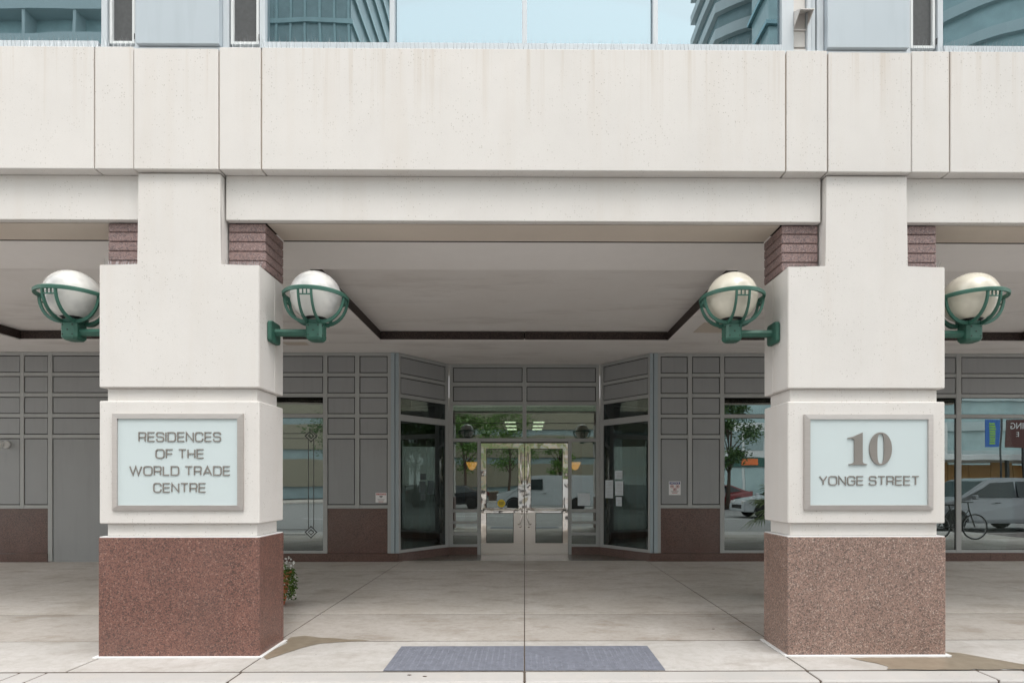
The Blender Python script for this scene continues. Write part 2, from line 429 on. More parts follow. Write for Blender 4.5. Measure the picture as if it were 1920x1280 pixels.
# wet stains: thin sheets with their own outline
def stain(name, pts, label, holes=None):
    bm = bmesh.new(); out = []
    n = len(pts)
    for i in range(n):
        a = Vector((*pts[i], 0)); b = Vector((*pts[(i+1) % n], 0))
        st = max(2, int((b-a).length/.05))
        for k in range(st):
            p = a.lerp(b, k/st); q = mnoise.noise_vector(p*6)*.03+mnoise.noise_vector(p*23)*.012
            out.append((p.x+q.x, p.y+q.y))
    vs = [bm.verts.new((x, y, .0042)) for x, y in out]; f = bm.faces.new(vs)
    bm.normal_update(); bmesh.ops.triangulate(bm, faces=[f], ngon_method='EAR_CLIP')
    r = bmesh.ops.extrude_face_region(bm, geom=bm.faces[:])
    for v in [g for g in r['geom'] if isinstance(g, bmesh.types.BMVert)]: v.co.z = .0028
    return tag(finish(name, bm, 'wet', None, (pts[0][0], pts[0][1], .004)), label, 'wet stain')
stain('wet_stain', [(-2.33, .0), (-2.30, .44), (-2.35, .50), (-2.34, .62), (-2.22, .68), (-2.02, .60), (-1.72, .54), (-1.5, .49), (-1.78, .45), (-2.0, .40), (-2.08, .28), (-2.16, .17), (-2.22, .02), (-2.28, -.07)],
      'brown wet stain spreading from the inner foot of the left pillar')
stain('wet_stain', [(2.86, -.06), (3.80, -.06), (3.815, .10), (3.95, .07), (4.12, -.10), (4.26, -.26), (4.30, -.30), (4.75, -.30), (4.75, -.37), (3.02, -.372), (3.06, -.30), (3.02, -.22), (2.97, -.16)],
      'brown wet stain in front of the right pillar reaching the kerb joint')

# ------------------------------------------------------------------ pillars
def pillar(sx, label, gran):
    cx = sx*PX
    t = thing('stone_pillar', label, 'pillar', (cx, .245, 0), 'stone pillars beside the entrance')
    def b(name, h, z0, z1, y0, y1, mat, bev=.006, cxo=0): return box(name, cx-h, cx+h, y0, y1, z0, z1, mat, t, bev)
    # granite plinth of slabs: front, two sides, back
    T_ = .045; zt = 1.062
    box('granite_slab', cx-PH, cx+PH, 0, T_, .004, zt, gran, t, .003)
    box('granite_slab', cx-PH, cx+PH, .49-T_, .49, .004, zt, gran, t, .003)
    for s in (-1, 1): box('granite_slab', cx+s*PH, cx+s*(PH-T_), T_+.003, .49-T_-.003, .004, zt, gran, t, .003)
    b('core', PH-.05, .0, 3.47, .05, .44, 'seam', 0)
    b('caulk_line', PH-.006, zt+.0005, zt+.009, .006, .484, 'caulk', 0)
    b('neck', PH-.045, zt+.0095, 1.185, .045, .445, 'precast')
    b('sign_block', PH-.004, 1.1855, 2.276, .002, .488, 'precast', .008)
    b('neck', PH-.045, 2.2765, 2.395, .045, .445, 'precast')
    h_ = PH-.004; z0_, z1_, z2_ = 2.3955, 3.485, 4.298
    prism('upper_shaft', [(cx-h_, z0_), (cx+h_, z0_), (cx+h_, z1_), (cx+.365, z1_), (cx+.365, z2_), (cx-.365, z2_), (cx-.365, z1_), (cx-h_, z1_)], .002, .300, 'precast', t, 'y', .006)
    b('upper_shaft', h_, z0_, z1_, .3005, .488, 'precast', .006)
    # granite courses either side of the pilaster
    zs = [3.4865, 3.565, 3.651, 3.737, 3.823, 3.906]
    for za, zb in zip(zs, zs[1:]):
        for s in (-1, 1):
            xa, xb = sorted((cx+s*.380, cx+s*PH))
            box('granite_course', xa, xb, .11, .488, za+.0025, zb-.0025, 'granite_mauve', t, .007)
        
    # caulk skirt round the foot
    bm = bmesh.new()
    for s in (-1, 1):
        xa, xb = sorted((cx+s*PH, cx+s*(PH+.032))); bm_box(bm, xa, xb, -.030, .505, .0, .010)
    bm_box(bm, cx-PH+.0005, cx+PH-.0005, -.030, -.001, 0, .010)
    finish('caulk_skirt', bm, 'caulk', t, (cx, 0, .005))
    return t
pillar(-1, 'white stone pillar on a reddish granite plinth, left of the doors', 'granite_red')
pillar(1, 'white stone pillar on a greyer pink granite plinth, right of the doors', 'granite_grey')

# ------------------------------------------------------------------ upper facade
up = thing('facade', 'pale stone facade above the arcade with blue glass windows', 'building', (0, .1, SB))
def bb(name, x0, x1, y0, y1, z0, z1, mat, bev=.005): return box(name, x0, x1, y0, y1, z0, z1, mat, up, bev)
# beam between the pilasters
segs = [(-13, -PX-.375), (-PX+.382, PX-.382), (PX+.375, 13)]
for a, b in segs: bb('beam_panel', a, b, .06, .120, SB, ST-.002, 'precast')
for a, b in [(-13, -PX-PH-.004), (-PX+PH+.004, PX-PH-.004), (PX+PH+.004, 13)]:
    bb('soffit_board', a, b, .142, .478, SB+.001, SB+.06, 'soffit', .003)
bb('beam_core', -13, 13, .123, .49, SB+.03+.035, ST+.4, 'seam', 0)
for a, b in [(-13, -PX-PH-.004), (-PX+PH+.004, PX-PH-.004), (PX+PH+.004, 13)]: bb('soffit_gap_shade', a, b, .4785, .492, SB-.003, SB+.05, 'seam', 0)  # dark strip stands in for the shaded gap behind the soffit
# spandrel panels
J = .006
js = [-13, -PX-.72, -PX-.372, -PX+.372, -PX+.746, PX-.746, PX-.372, PX+.372, PX+.72, 13]
for a, b in zip(js, js[1:]):
    over = abs(abs((a+b)/2)-PX) < .05
    g = .001 if over else .003
    bb('spandrel_panel', a+g+.003, b-g-.003, -.046 if over else -.04, .16, ST-(.004 if over else 0), 5.388 if not over else 5.37, 'precast', .005)
bb('spandrel_core', -13, 13, -.022, .45, ST+.02, 5.36, 'joint', 0)
# sill strip
bb('metal_sill', -13, 13, -.0, .20, 5.3885, 5.42, 'white_metal', .003)
ZU, ZT = 5.42, 8.6
def upper_window(x0, x1, mulls):
    f = box('window', x0, x1, .085, .14, ZU+.075, ZT, 'glass_up', up, 0)
    fr = []
    box('frame', x0, x1, .03, .15, ZU, ZU+.075, 'white_metal', f, .003)
    for mx in mulls: box('mullion', mx-.022, mx+.022, .035, .15, ZU+.0755, ZT, 'white_metal', f, .003)
upper_window(-2.335, 2.325, [-1.19, -.0, 1.18])
upper_window(-13, -PX-.745, [-6.2, -8.6])
upper_window(PX+.72, 13, [6.2, 8.6])
for s in (-1, 1):
    cx = s*PX
    p = bb('metal_panel', cx-.366, cx+.366, -.026, .10, 5.428, ZT, 'facade_panel', .004)
    for q in (-1, 1):      # narrow bay each side of the panel
        a, b = sorted((cx+q*.366+q*.0, cx+q*.745))
        inner = (q == -s)
        if q == s: a, b = sorted((cx+q*.366, cx+q*.718))
        w_ = b-a
        if s == 1 and q == -1:
            # blanked vent bay with a hood
            v = bb('vent_panel', a+.30-.19, b-.155, .065, .10, ZU+.08, ZT, 'beige_metal', .002)
            box('surround', a, a+.108, .04, .14, ZU, ZT, 'white_metal', v, .003)
            box('surround', b-.152, b-.115, .03, .14, ZU, ZT, 'white_metal', v, .003)
            box('surround', b-.108, b-.072, .045, .14, ZU, ZT, 'white_metal', v, .003)
            box('surround', b-.064, b-.004, .03, .14, ZU, ZT, 'white_metal', v, .003)
            box('surround', a+.110, b-.154, .05, .14, ZU, ZU+.055, 'beige_metal', v, .003)
        else:
            v = bb('vent_window', a+.085, b-.085, .075, .085, ZU+.085, ZT, 'screen', 0)
            box('surround', a+.002, a+.052, .035, .14, ZU, ZT, 'white_metal', v, .003)
            box('surround', b-.05, b-.002, .035, .14, ZU, ZT, 'white_metal', v, .003)
            box('sash_frame', a+.064, a+.088, .05, .10, ZU+.065, ZT, 'vent_frame', v, .002)
            box('sash_frame', b-.086, b-.062, .05, .10, ZU+.065, ZT, 'vent_frame', v, .002)
            box('sash_frame', a+.0885, b-.0865, .05, .10, ZU+.065, ZU+.09, 'vent_frame', v, .002)
            box('backing', a+.0525, b-.0505, .105, .14, ZU, ZT, 'gasket', v, 0)
            box('stay', b-.062, b-.048, .04, .07, ZU+.10, ZU+.15, 'dark_frame', v, .002)
bb('back_wall', -13, 13, .40, .45, ZU, ZT, 'grey_wall', 0)
bb('upper_band', -13, 13, -.03, .45, ZT+.001, ZT+1.1, 'precast')
# exhaust hood on the vent bay
hx = PX-.745+.11
hood = thing('vent_hood', 'small white metal exhaust hood above the ledge, left of the right pillar', 'vent', (hx+.08, .05, 5.70))
hw = .125; z1_, z0_ = 5.815, 5.655; t0 = .006
for x in (hx, hx+hw-t0): prism('side_plate', [(.06, z1_), (-.075, z1_-.085), (.06, z0_)], x, x+t0, 'beige_metal', hood, 'x')
prism('top_plate', [(.062, z1_), (-.079, z1_-.088), (-.079, z1_-.095), (.062, z1_-.007)], hx-.001, hx+hw+.001, 'beige_metal', hood, 'x')
box('flange', hx-.004, hx+hw+.004, .052, .060, z0_-.012, z0_, 'beige_metal', hood, .001)

# bird spikes
def spikes(x0, x1, y, z, h, label, step=.037):
    o = thing('bird_spikes', label, 'bird spikes', ((x0+x1)/2, y, z))
    bm = bmesh.new(); x = x0
    while x < x1:
        lean = random.uniform(-.25, .25)*h
        for dy in (-.03, .03):
            hh = h*random.uniform(.85, 1.1); xx = x+random.uniform(-.006, .006)
            bx = Vector((xx, y, z)); tp = Vector((xx+lean*(.4+random.random()), y+dy, z+hh))
            r = .0017
            a = [bm.verts.new(bx+Vector((r*cos(k*2.094), r*sin(k*2.094), 0))) for k in range(3)]
            t_ = bm.verts.new(tp)
            for k in range(3): bm.faces.new([a[k], a[(k+1) % 3], t_])
        x += step
    tag(finish('spike', bm, 'wire', o, ((x0+x1)/2, y, z)), kind='stuff')
    box('strip', x0, x1, y-.012, y+.012, z-.003, z+.003, 'wire', o)
spikes(-2.60, 2.32, -.012, 5.392, .125, 'row of thin wire bird spikes on the ledge above the doors')
spikes(-5.2, -PX-.40, -.012, 5.392, .12, 'row of thin wire bird spikes on the ledge left of the left pillar')
spikes(PX+.40, 5.2, -.012, 5.392, .12, 'row of thin wire bird spikes on the ledge right of the right pillar')
spikes(-PX-.70, -PX-.39, .055, 3.489, .075, 'wire bird spikes on the left shoulder of the left pillar', .02)
spikes(-PX+.39, -PX+.70, .055, 3.489, .075, 'wire bird spikes on the right shoulder of the left pillar', .02)
spikes(PX-.70, PX-.39, .055, 3.489, .075, 'wire bird spikes on the left shoulder of the right pillar', .02)
spikes(PX+.39, PX+.70, .055, 3.489, .075, 'wire bird spikes on the right shoulder of the right pillar', .02)

# ------------------------------------------------------------------ arcade ceiling with recessed trays
ce = tag(box('arcade_ceiling', -14, 14, .492, 8.2, ZC+.30, ZC+.42, 'seam'), kind='structure')
holes = [(-8.99, -3.58), (-2.58, 2.58), (3.58, 8.99)]; HY0, HY1 = 1.63, 4.95
M['ceiling_bounce_lit'] = simple('front_band_bounce_lit', (.88, .85, .83), .9, var=.03)  # ceiling made paler here, bounced ground light put into its colour
def cb(x0, x1, y0, y1): box('ceiling_board', x0, x1, y0, y1, ZC, ZC+.03, 'ceiling', ce)
box('front_band', -14, 14, .492, HY0, ZC-.02, ZC+.03, 'ceiling_bounce_lit', ce); cb(-14, 14, HY1, 8.2)
ex = [-14] + [v for h in holes for v in h] + [14]
for i in range(0, len(ex), 2): cb(ex[i], ex[i+1], HY0, HY1)
for (a, b) in holes:
    box('tray_board', a-.1, b+.1, HY0-.1, HY1+.1, ZC+.165, ZC+.19, 'ceiling', ce)
    box('tray_fascia', a-.02, a+.005, HY0, HY1, ZC+.012, ZC+.16, 'fascia', ce)
    box('tray_fascia', b-.005, b+.02, HY0, HY1, ZC+.012, ZC+.16, 'fascia', ce)
    mid = (a+b)/2
    box('tray_fascia', a+.008, mid-.006, HY1-.006, HY1+.02, ZC+.012, ZC+.155, 'fascia', ce)
    box('tray_fascia', mid+.006, b-.008, HY1-.006, HY1+.02, ZC+.012, ZC+.155, 'fascia', ce)
    box('tray_fascia', a+.006, b-.006, HY0-.02, HY0+.005, ZC+.012, ZC+.16, 'fascia', ce)
    box('tray_lip', a-.07, b+.07, HY1-.012, HY1+.10, ZC-.012, ZC-.0005, 'ceiling', ce, .004)
    for xx, d in ((a, -1), (b, 1)):
        xa, xb = sorted((xx-.012*d*-1*-1, xx+.09*d)); box('tray_lip', xa, xb, HY0, HY1-.0125, ZC-.012, ZC-.0005, 'ceiling', ce, .004)
box('access_panel', 2.86, 3.45, 3.82, 4.40, ZC-.008, ZC-.001, 'soffit', ce, .002)
box('access_panel', -4.4, -3.98, 5.02, 5.30, ZC-.008, ZC-.001, 'soffit', ce, .002)

# ------------------------------------------------------------------ storefront wall
sf = thing('storefront_wall', 'grey panelled storefront wall with granite base under the arcade', 'wall', (0, YW, 0))
R1, R2, R3, R4, R5, RG = (3.693, 4.028), (3.296, 3.625), (2.892, 3.222), (2.487, 2.821), (1.112, 2.414), (.168, 1.039)
PANR = [(R1, 'p'), (R2, 'p'), (R3, 'p'), (R4, 'p'), (R5, 'p')]
WINR = [(R1, 'p'), (R2, 'p'), (R3, 'w'), ((.219, 2.821), 'w')]
DOORR = [(R1, 'p'), (R2, 'p'), (R3, 'p'), (R4, 'p'), ((.01, 2.414), 'd')]
def grid(T, s0, s1, cols, parent, ztop=ZC-.004, gl='glass', mull='mullion', dep=.07):
    """cols: (sa, sb, rows). Everything between the cells is mullion."""
    cols = sorted(cols); edges = [s0] + [v for c in cols for v in c[:2]] + [s1]
    for i in range(0, len(edges), 2):
        if edges[i+1]-edges[i] > .003: 
            lo = .01 if any(r[1] == 'd' for c in cols for r in c[2] if abs(c[0]-edges[i+1]) < .01 or abs(c[1]-edges[i]) < .01) else .165
            near = [c for c in cols if abs(c[0]-edges[i+1]) < .01 or abs(c[1]-edges[i]) < .01]
            if len(near) == 2 and all(c[2] is PANR for c in near): lo = 1.0435
            tbox('mullion', T, edges[i], edges[i+1], 0, dep, lo, ztop, mull, parent, .003)
    for sa, sb, rws in cols:
        rws = sorted(rws, key=lambda r: r[0][0])
        zz = [.165] + [v for r in rws for v in r[0]] + [ztop]
        if rws[0][1] == 'd': zz[0] = 0
        if abs(rws[0][0][0]-R5[0]) < .001: zz[0] = 1.0435
        for i in range(0, len(zz), 2):
            if zz[i+1]-zz[i] > .004: tbox('transom_bar', T, sa+.0005, sb-.0005, .001, dep, zz[i], zz[i+1], mull, parent, .003)
        for (za, zb), k in rws:
            if k == 'p':
                tbox('gasket', T, sa, sb, .030, .06, za, zb, 'gasket', parent)
                tbox('panel', T, sa+.016, sb-.016, .010, .032, za+.016, zb-.016, 'panel', parent, .003)
            elif k == 'g':
                tbox('granite_panel', T, sa+.003, sb-.003, .008, .06, za, zb-.002, 'granite_dark', parent, .002)
            elif k == 'd':
                tbox('service_door', T, sa+.012, sb-.012, .012, .06, za, zb-.012, 'panel', parent, .003)
                tbox('gasket', T, sa, sb, .045, .07, za, zb, 'gasket', parent)
            elif k == 'w':
                wn = tbox('window', T, sa, sb, .030, .038, za, zb, gl, parent)
                # thin inner bead
                for (a, b, c, d) in ((sa, sa+.008, za, zb), (sb-.008, sb, za, zb), (sa+.0085, sb-.0085, za, za+.008), (sa+.0085, sb-.0085, zb-.008, zb)):
                    tbox('bead', T, a, b, .022, .0295, c, d, 'gasket', wn)
TF = Matrix.Translation((0, YW, 0))
# left part
grid(TF, -13, -2.618, [(-12.4, -10.36, PANR), (-10.28, -9.84, PANR), (-9.766, -9.30, PANR), (-9.215, -8.05, DOORR),
     (-7.96, -7.42, PANR), (-7.34, -6.80, PANR), (-6.72, -3.945, WINR), (-3.862, -3.322, PANR), (-3.236, -2.684, PANR)], sf, gl='glass_side')
grid(TF, 2.618, 13, [(2.680, 3.214, PANR), (3.300, 3.852, PANR), (3.935, 6.6, WINR), (6.7, 8.53, WINR), (8.63, 12.6, WINR)], sf, gl='glass_side')
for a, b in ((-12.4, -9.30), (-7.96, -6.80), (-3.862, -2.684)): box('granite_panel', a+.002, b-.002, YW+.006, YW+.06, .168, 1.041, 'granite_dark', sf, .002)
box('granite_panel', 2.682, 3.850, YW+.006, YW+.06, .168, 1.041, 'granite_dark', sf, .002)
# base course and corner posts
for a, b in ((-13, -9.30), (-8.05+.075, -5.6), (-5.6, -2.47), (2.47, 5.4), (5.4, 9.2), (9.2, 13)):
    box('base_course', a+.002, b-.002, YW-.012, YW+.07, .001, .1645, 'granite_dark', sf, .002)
for s in (-1, 1):
    a, b = sorted((s*2.6175, s*2.545)); box('corner_post', a, b, YW-.012, YW+.08, .165, ZC-.004, 'bluegrey', sf, .003)
    a, b = sorted((s*2.535, s*2.468)); box('corner_post', a, b, YW+.004, YW+.09, .165, ZC-.004, 'bluegrey', sf, .003)
    a, b = sorted((s*2.5445, s*2.5355)); box('post_joint', a, b, YW+.03, YW+.08, .165, ZC-.01, 'gasket', sf)
    # angled bay
    P0 = Vector((s*2.465, YW+.01, 0)); P1 = Vector((s*1.625, YD, 0)); d = (P1-P0); L = d.length; d.normalize()
    nrm = Vector((d.y, -d.x, 0)); 
    if nrm.y < 0: nrm = -nrm
    T = Matrix(((d.x, nrm.x, 0, P0.x), (d.y, nrm.y, 0, P0.y), (0, 0, 1, 0), (0, 0, 0, 1)))
    grid(T, .0, L, [(.045, L*.925, [(R1, 'p'), (R2, 'p'), (R3, 'w'), ((.225, 2.765), 'w')])], sf, gl='glass_bay')
    tbox('base_course', T, -.012, L+.03, -.012, .07, .001, .164, 'granite_dark', sf, .002)
# dark etched pattern on the left window
et = []
def strip(x0, x1, z0, z1): box('etched_line', x0, x1, YW+.0275, YW+.0295, z0, z1, 'etch', sf)
def diamond(cx, cz, r, t_):
    for r0, r1 in ((r, r-t_),):
        bm = bmesh.new(); A = []; B = []; A2 = []; B2 = []
        for k in range(4):
            a = k*pi/2
            A.append(bm.verts.new((cx+r0*cos(a), YW+.0268, cz+r0*sin(a)))); B.append(bm.verts.new((cx+r1*cos(a), YW+.0268, cz+r1*sin(a))))
            A2.append(bm.verts.new((cx+r0*cos(a), YW+.0290, cz+r0*sin(a)))); B2.append(bm.verts.new((cx+r1*cos(a), YW+.0290, cz+r1*sin(a))))
        for k in range(4):
            j = (k+1) % 4
            bm.faces.new([A[k], A[j], B[j], B[k]]); bm.faces.new([A2[k], B2[k], B2[j], A2[j]]); bm.faces.new([A[k], A2[k], A2[j], A[j]]); bm.faces.new([B[k], B[j], B2[j], B2[k]])
        finish('etched_diamond', bm, 'etch', sf, (cx, YW+.028, cz))
ecx = -4.19; e0, e1 = 2.463, .578
for cz in (e0, e1):
    diamond(ecx, cz, .125, .026); diamond(ecx, cz, .062, .020)
    strip(-6.5, ecx-.065, cz+.042, cz+.056); strip(-6.5, ecx-.065, cz-.056, cz-.042)
for dx in (-.052, .052): strip(ecx+dx-.007, ecx+dx+.007, e1+.075, e0-.075)

# ------------------------------------------------------------------ entrance (sidelights, transoms, doors)
en = thing('entrance', 'central glazed entrance with grey frame and steel double doors', 'entrance', (0, YD, 0))
TD = Matrix.Translation((0, YD, 0))
C1, C2 = (3.706, 4.027), (3.293, 3.621)
side_rows = [((2.431, 2.431), 'x')]
def ebox(n, a, b, z0, z1, mat='mullion', n0=0, n1=.08, par=en, bev=.003): return tbox(n, TD, a, b, n0, n1, z0, z1, mat, par, bev)
for s in (-1, 1):
    a, b = sorted((s*1.625, s*1.542)); ebox('frame_post', a, b, .165, ZC-.004)
    a, b = sorted((s*1.016, s*.945)); ebox('frame_post', a, b, .0, 2.425)
ebox('frame_post', -.042, .042, 2.506, ZC-.004)
ebox('frame_bar', -1.541, 1.541, 2.426, 2.503)
for s in (-1, 1):
    xa, xb = sorted((s*.0425, s*1.5415))
    for z0, z1 in ((4.027, ZC-.004), (3.621, 3.706), (3.219, 3.293)): ebox('frame_bar', xa, xb, z0, z1, n0=.001)
    for z0, z1 in (C1, C2):
        ebox('gasket', xa, xb, z0, z1, 'gasket', .03, .06, bev=0)
        ebox('panel', xa+.016, xb-.016, z0+.016, z1-.016, 'panel', .010, .032)
    g = ebox('transom_window', xa, xb, 2.835, 3.219, 'glass', .03, .038, bev=0)
    g = ebox('transom_window', xa, xb, 2.503, 2.822, 'glass', .03, .038, bev=0)
    ebox('frame_bar', xa, xb, 2.822, 2.835, 'dark_frame', .026, .05, bev=0)
    xa, xb = sorted((s*1.0165, s*1.5415))
    zz = [(.223, .416), (.475, .66), (.717, .908), (.977, 2.4255)]
    for z0, z1 in zz: ebox('sidelight', xa, xb, z0, z1, 'glass', .03, .038, bev=0)
    for z0, z1 in ((.168, .223), (.416, .475), (.66, .717), (.908, .977)): ebox('frame_bar', xa, xb, z0, z1, n0=.001)
    a, b = sorted((s*1.016, s*1.66)); ebox('base_course', a, b, .001, .165, 'granite_dark', -.012, .07)
ebox('header_gap', -.944, .944, 2.405, 2.4255, 'gasket', .03, .07, bev=0)
def door(s, lab):
    d = ebox('door', *sorted((s*.006, s*.94)), .874+.02, 1.0, 'chrome', .012, .058, bev=.004)   # lock rail carries the leaf
    d['label'] = lab
    def r(n, x0, x1, z0, z1, mat='chrome', n0=.012, n1=.058, bev=.004): return tbox(n, TD, *sorted((s*x0, s*x1)), n0, n1, z0, z1, mat, d, bev)
    r('top_rail', .006, .94, 2.28, 2.400); r('bottom_rail', .006, .94, .015, .246, 'steel')
    r('outer_stile', .823, .94, .2465, .8935); r('outer_stile', .823, .94, 1.0005, 2.2795)
    r('inner_stile', .006, .136, 1.0005, 2.2795); r('inner_stile', .006, .236, .2465, .8935, 'steel')
    r('pane', .1365, .8225, 1.0005, 2.2795, 'glass', .028, .036, 0); r('pane', .2365, .8225, .2465, .8935, 'glass', .028, .036, 0)
    r('threshold_strip', .006, .94, .001, .0145, 'steel', .0, .07, .002)
    # glazing bead
    for x0, x1, z0, z1 in ((.136, .823, 1.0, 2.28), (.236, .823, .246, .894)):
        for (a, b, c, e) in ((x0, x0+.008, z0, z1), (x1-.008, x1, z0, z1), (x0+.0085, x1-.0085, z0, z0+.008), (x0+.0085, x1-.0085, z1-.008, z1)):
            r('bead', a, b, c, e, 'dark_frame', .0275, .0279, 0)
    # push bar with curled ends, pull handle and pivot arms
    yb = YD-.045
    pts = [(s*.90, YD+.01, .955), (s*.885, yb, .965), (s*.6, yb-.006, .958), (s*.25, yb, .962), (s*.13, yb+.01, .975), (s*.09, YD+.01, .98)]
    tube('push_bar', pts, [.02, .026, .021, .021, .026, .02], 'chrome', d, 10)
    tube('pull_handle', [(s*.05, YD+.012, .93), (s*.05, yb-.01, .925), (s*.06, yb-.012, .80), (s*.10, yb-.012, .665), (s*.13, yb-.01, .655), (s*.145, YD+.012, .66)], .012, 'chrome', d, 8)
    lathe('handle_rose', [(.0, -.006), (.030, -.004), (.034, .004), (.030, .012)], (s*.05, YD+.004, .955), 'chrome', d, 16, 'y')
    lathe('cylinder_lock', [(.0, -.006), (.022, -.004), (.024, .01)], (s*.09, YD+.004, .60), 'chrome', d, 16, 'y')
    for z in (1.72, .94): lathe('pivot', [(.0, -.035), (.03, -.03), (.026, .0), (.032, .03), (.0, .035)], (s*.905, YD-.006, z), 'chrome', d, 14)
    tube('closer_arm', [(s*.07, YD+.004, 2.20), (s*.072, YD-.03, 2.12), (s*.085, YD-.034, 1.85), (s*.06, YD-.03, 1.62), (s*.055, YD+.006, 1.52)], [.012, .022, .016, .022, .012], 'chrome', d, 8)
    return d
door(-1, 'left leaf of the steel double doors'); door(1, 'right leaf of the steel double doors')
# sticker and papers
o = lathe('door_sticker', [(0, -.002), (.085, -.0015), (.085, 0)], (-.50, YD+.0265, 1.10), 'yellow_print', None, 28, 'y', False); tag(o, 'round yellow sticker low on the glass of the left door', 'sticker')
for i in range(4): box('printed_line', -.55, -.45, YD+.0235, YD+.0242, 1.068+i*.02, 1.076+i*.02, 'black_print', o)
tag(box('paper_notice', 1.15, 1.42, YD+.026, YD+.0295, 1.05, 1.32, 'paper'), 'pale square paper on the sidelight right of the doors', 'paper')
P0 = Vector((2.465, YW+.01, 0)); P1 = Vector((1.625, YD, 0)); d = (P1-P0).normalized(); nrm = Vector((-d.y, d.x, 0)); nrm = nrm if nrm.y > 0 else -nrm
TR = Matrix(((d.x, nrm.x, 0, P0.x), (d.y, nrm.y, 0, P0.y), (0, 0, 1, 0), (0, 0, 0, 1)))
for (a, b, z0, z1, lb) in ((.98, 1.20, 1.22, 1.60, 'pale blue sheet taped nearest the doors on the right angled window'), (.72, .93, 1.62, 1.80, 'topmost of the sheets taped on the right angled window'),
                         (.70, .92, 1.28, 1.58, 'printed white sheet below the topmost one on the right angled window'), (.74, .90, 1.06, 1.25, 'lowest white sheet taped on the right angled window')):
    o = tbox('paper_notice', TR, a, b, .020, .0212, z0, z1, 'paper', None); tag(o, lb, 'paper')
    n = int((z1-z0-.05)/.03)
    for i in range(n): tbox('printed_line', TR, a+.02, b-.02-.04*random.random(), .0190, .0196, z0+.03+i*.03, z0+.036+i*.03, 'grey_print', o)

# ------------------------------------------------------------------ lobby behind the glass
lob = tag(box('lobby_floor', -13, 13, YD+.3, 15, -.05, .004, 'lobby_floor'), kind='structure')
tag(box('lobby_floor', -13, 13, YW+.1, YD+.3, -.05, .003, 'lobby_floor'), kind='structure')
lw = tag(box('lobby_wall', -13, 13, 15, 15.2, 0, 4.6, 'grey_wall'), kind='structure')
tag(box('lobby_ceiling', -3.2, 3.2, YD+.1, 15, 3.02, 3.10, 'lobby_ceiling'), kind='structure')
for s in (-1, 1):
    tag(box('lobby_wall', *sorted((s*2.7, s*2.8)), YD+.6, 15, 0, 3.0, 'grey_wall'), kind='structure')
    tag(box('shop_wall', *sorted((s*2.9, s*13)), 9.2, 9.3, 0, 4.2, 'grey_wall'), kind='structure')
    tag(box('wood_panelling', *sorted((s*2.685, s*2.69)), 8.3, 9.1, 0, 2.6, 'wood'), kind='structure')
tag(box('shop_ceiling', -13, -2.9, YW+.1, 9.2, 3.25, 3.3, 'lobby_ceiling'), kind='structure')
tag(box('shop_ceiling', 2.9, 13, YW+.1, 9.2, 3.25, 3.3, 'lobby_ceiling'), kind='structure')
iv = thing('inner_doorway', 'dark framed inner doorway seen through the entrance glass', 'doorway', (0, 10.2, 0))
for a, b, z0, z1 in ((-1.3, -1.18, 0, 2.5), (1.18, 1.3, 0, 2.5), (-.05, .05, 0, 2.38), (-1.18, 1.18, 2.38, 2.5), (-2.7, -2.6, 0, 3.0), (2.6, 2.7, 0, 3.0), (-2.6, 2.6, 2.9, 3.0)):
    box('frame', a, b, 10.2, 10.28, z0, z1, 'dark_frame', iv, .004)
for s in (-1, 1): box('pane', *sorted((s*.06, s*1.17)), 10.23, 10.236, .1, 2.37, 'glass_bay', iv)
for i, (x, y, z, lb) in enumerate(((-1.27, 8.35, 1.98, 'orange glowing wall sconce seen left of the doors'), (1.22, 8.35, 1.98, 'orange glowing wall sconce seen right of the doors'))):
    sc = thing('wall_sconce', lb, 'wall lamp', (x, y, z), 'lobby wall sconces')
    lathe('shade', [(.02, -.13), (.07, -.10), (.12, .0), (.14, .06)], (x, y, z), 'sconce', sc, 20)
    lathe('rim', [(.14, .0), (.15, .01), (.14, .02)], (x, y, z+.062), 'dark_frame', sc, 20)
    box('bracket', x-.02, x+.02, y+.05, y+.3, z-.13, z-.10, 'dark_frame', sc)
    box('pier', x-.2, x+.2, y+.3, y+.38, 0, 3.0, 'wood', sc)
for x, lb in ((-.34, 'left one of the two louvred lights in the lobby ceiling'), (.34, 'right one of the two louvred lights in the lobby ceiling')):
    cl = thing('ceiling_light', lb, 'ceiling light', (x, 9.0, 2.95), 'lobby ceiling lights')
    box('housing', x-.22, x+.22, 8.0, 10.0, 2.99, 3.015, 'dark_frame', cl)
    for k in range(3): box('lamp_tube', x-.13, x+.13, 8.1+k*.85, 8.2+k*.85, 2.965, 2.985, 'ceil_lamp', cl)

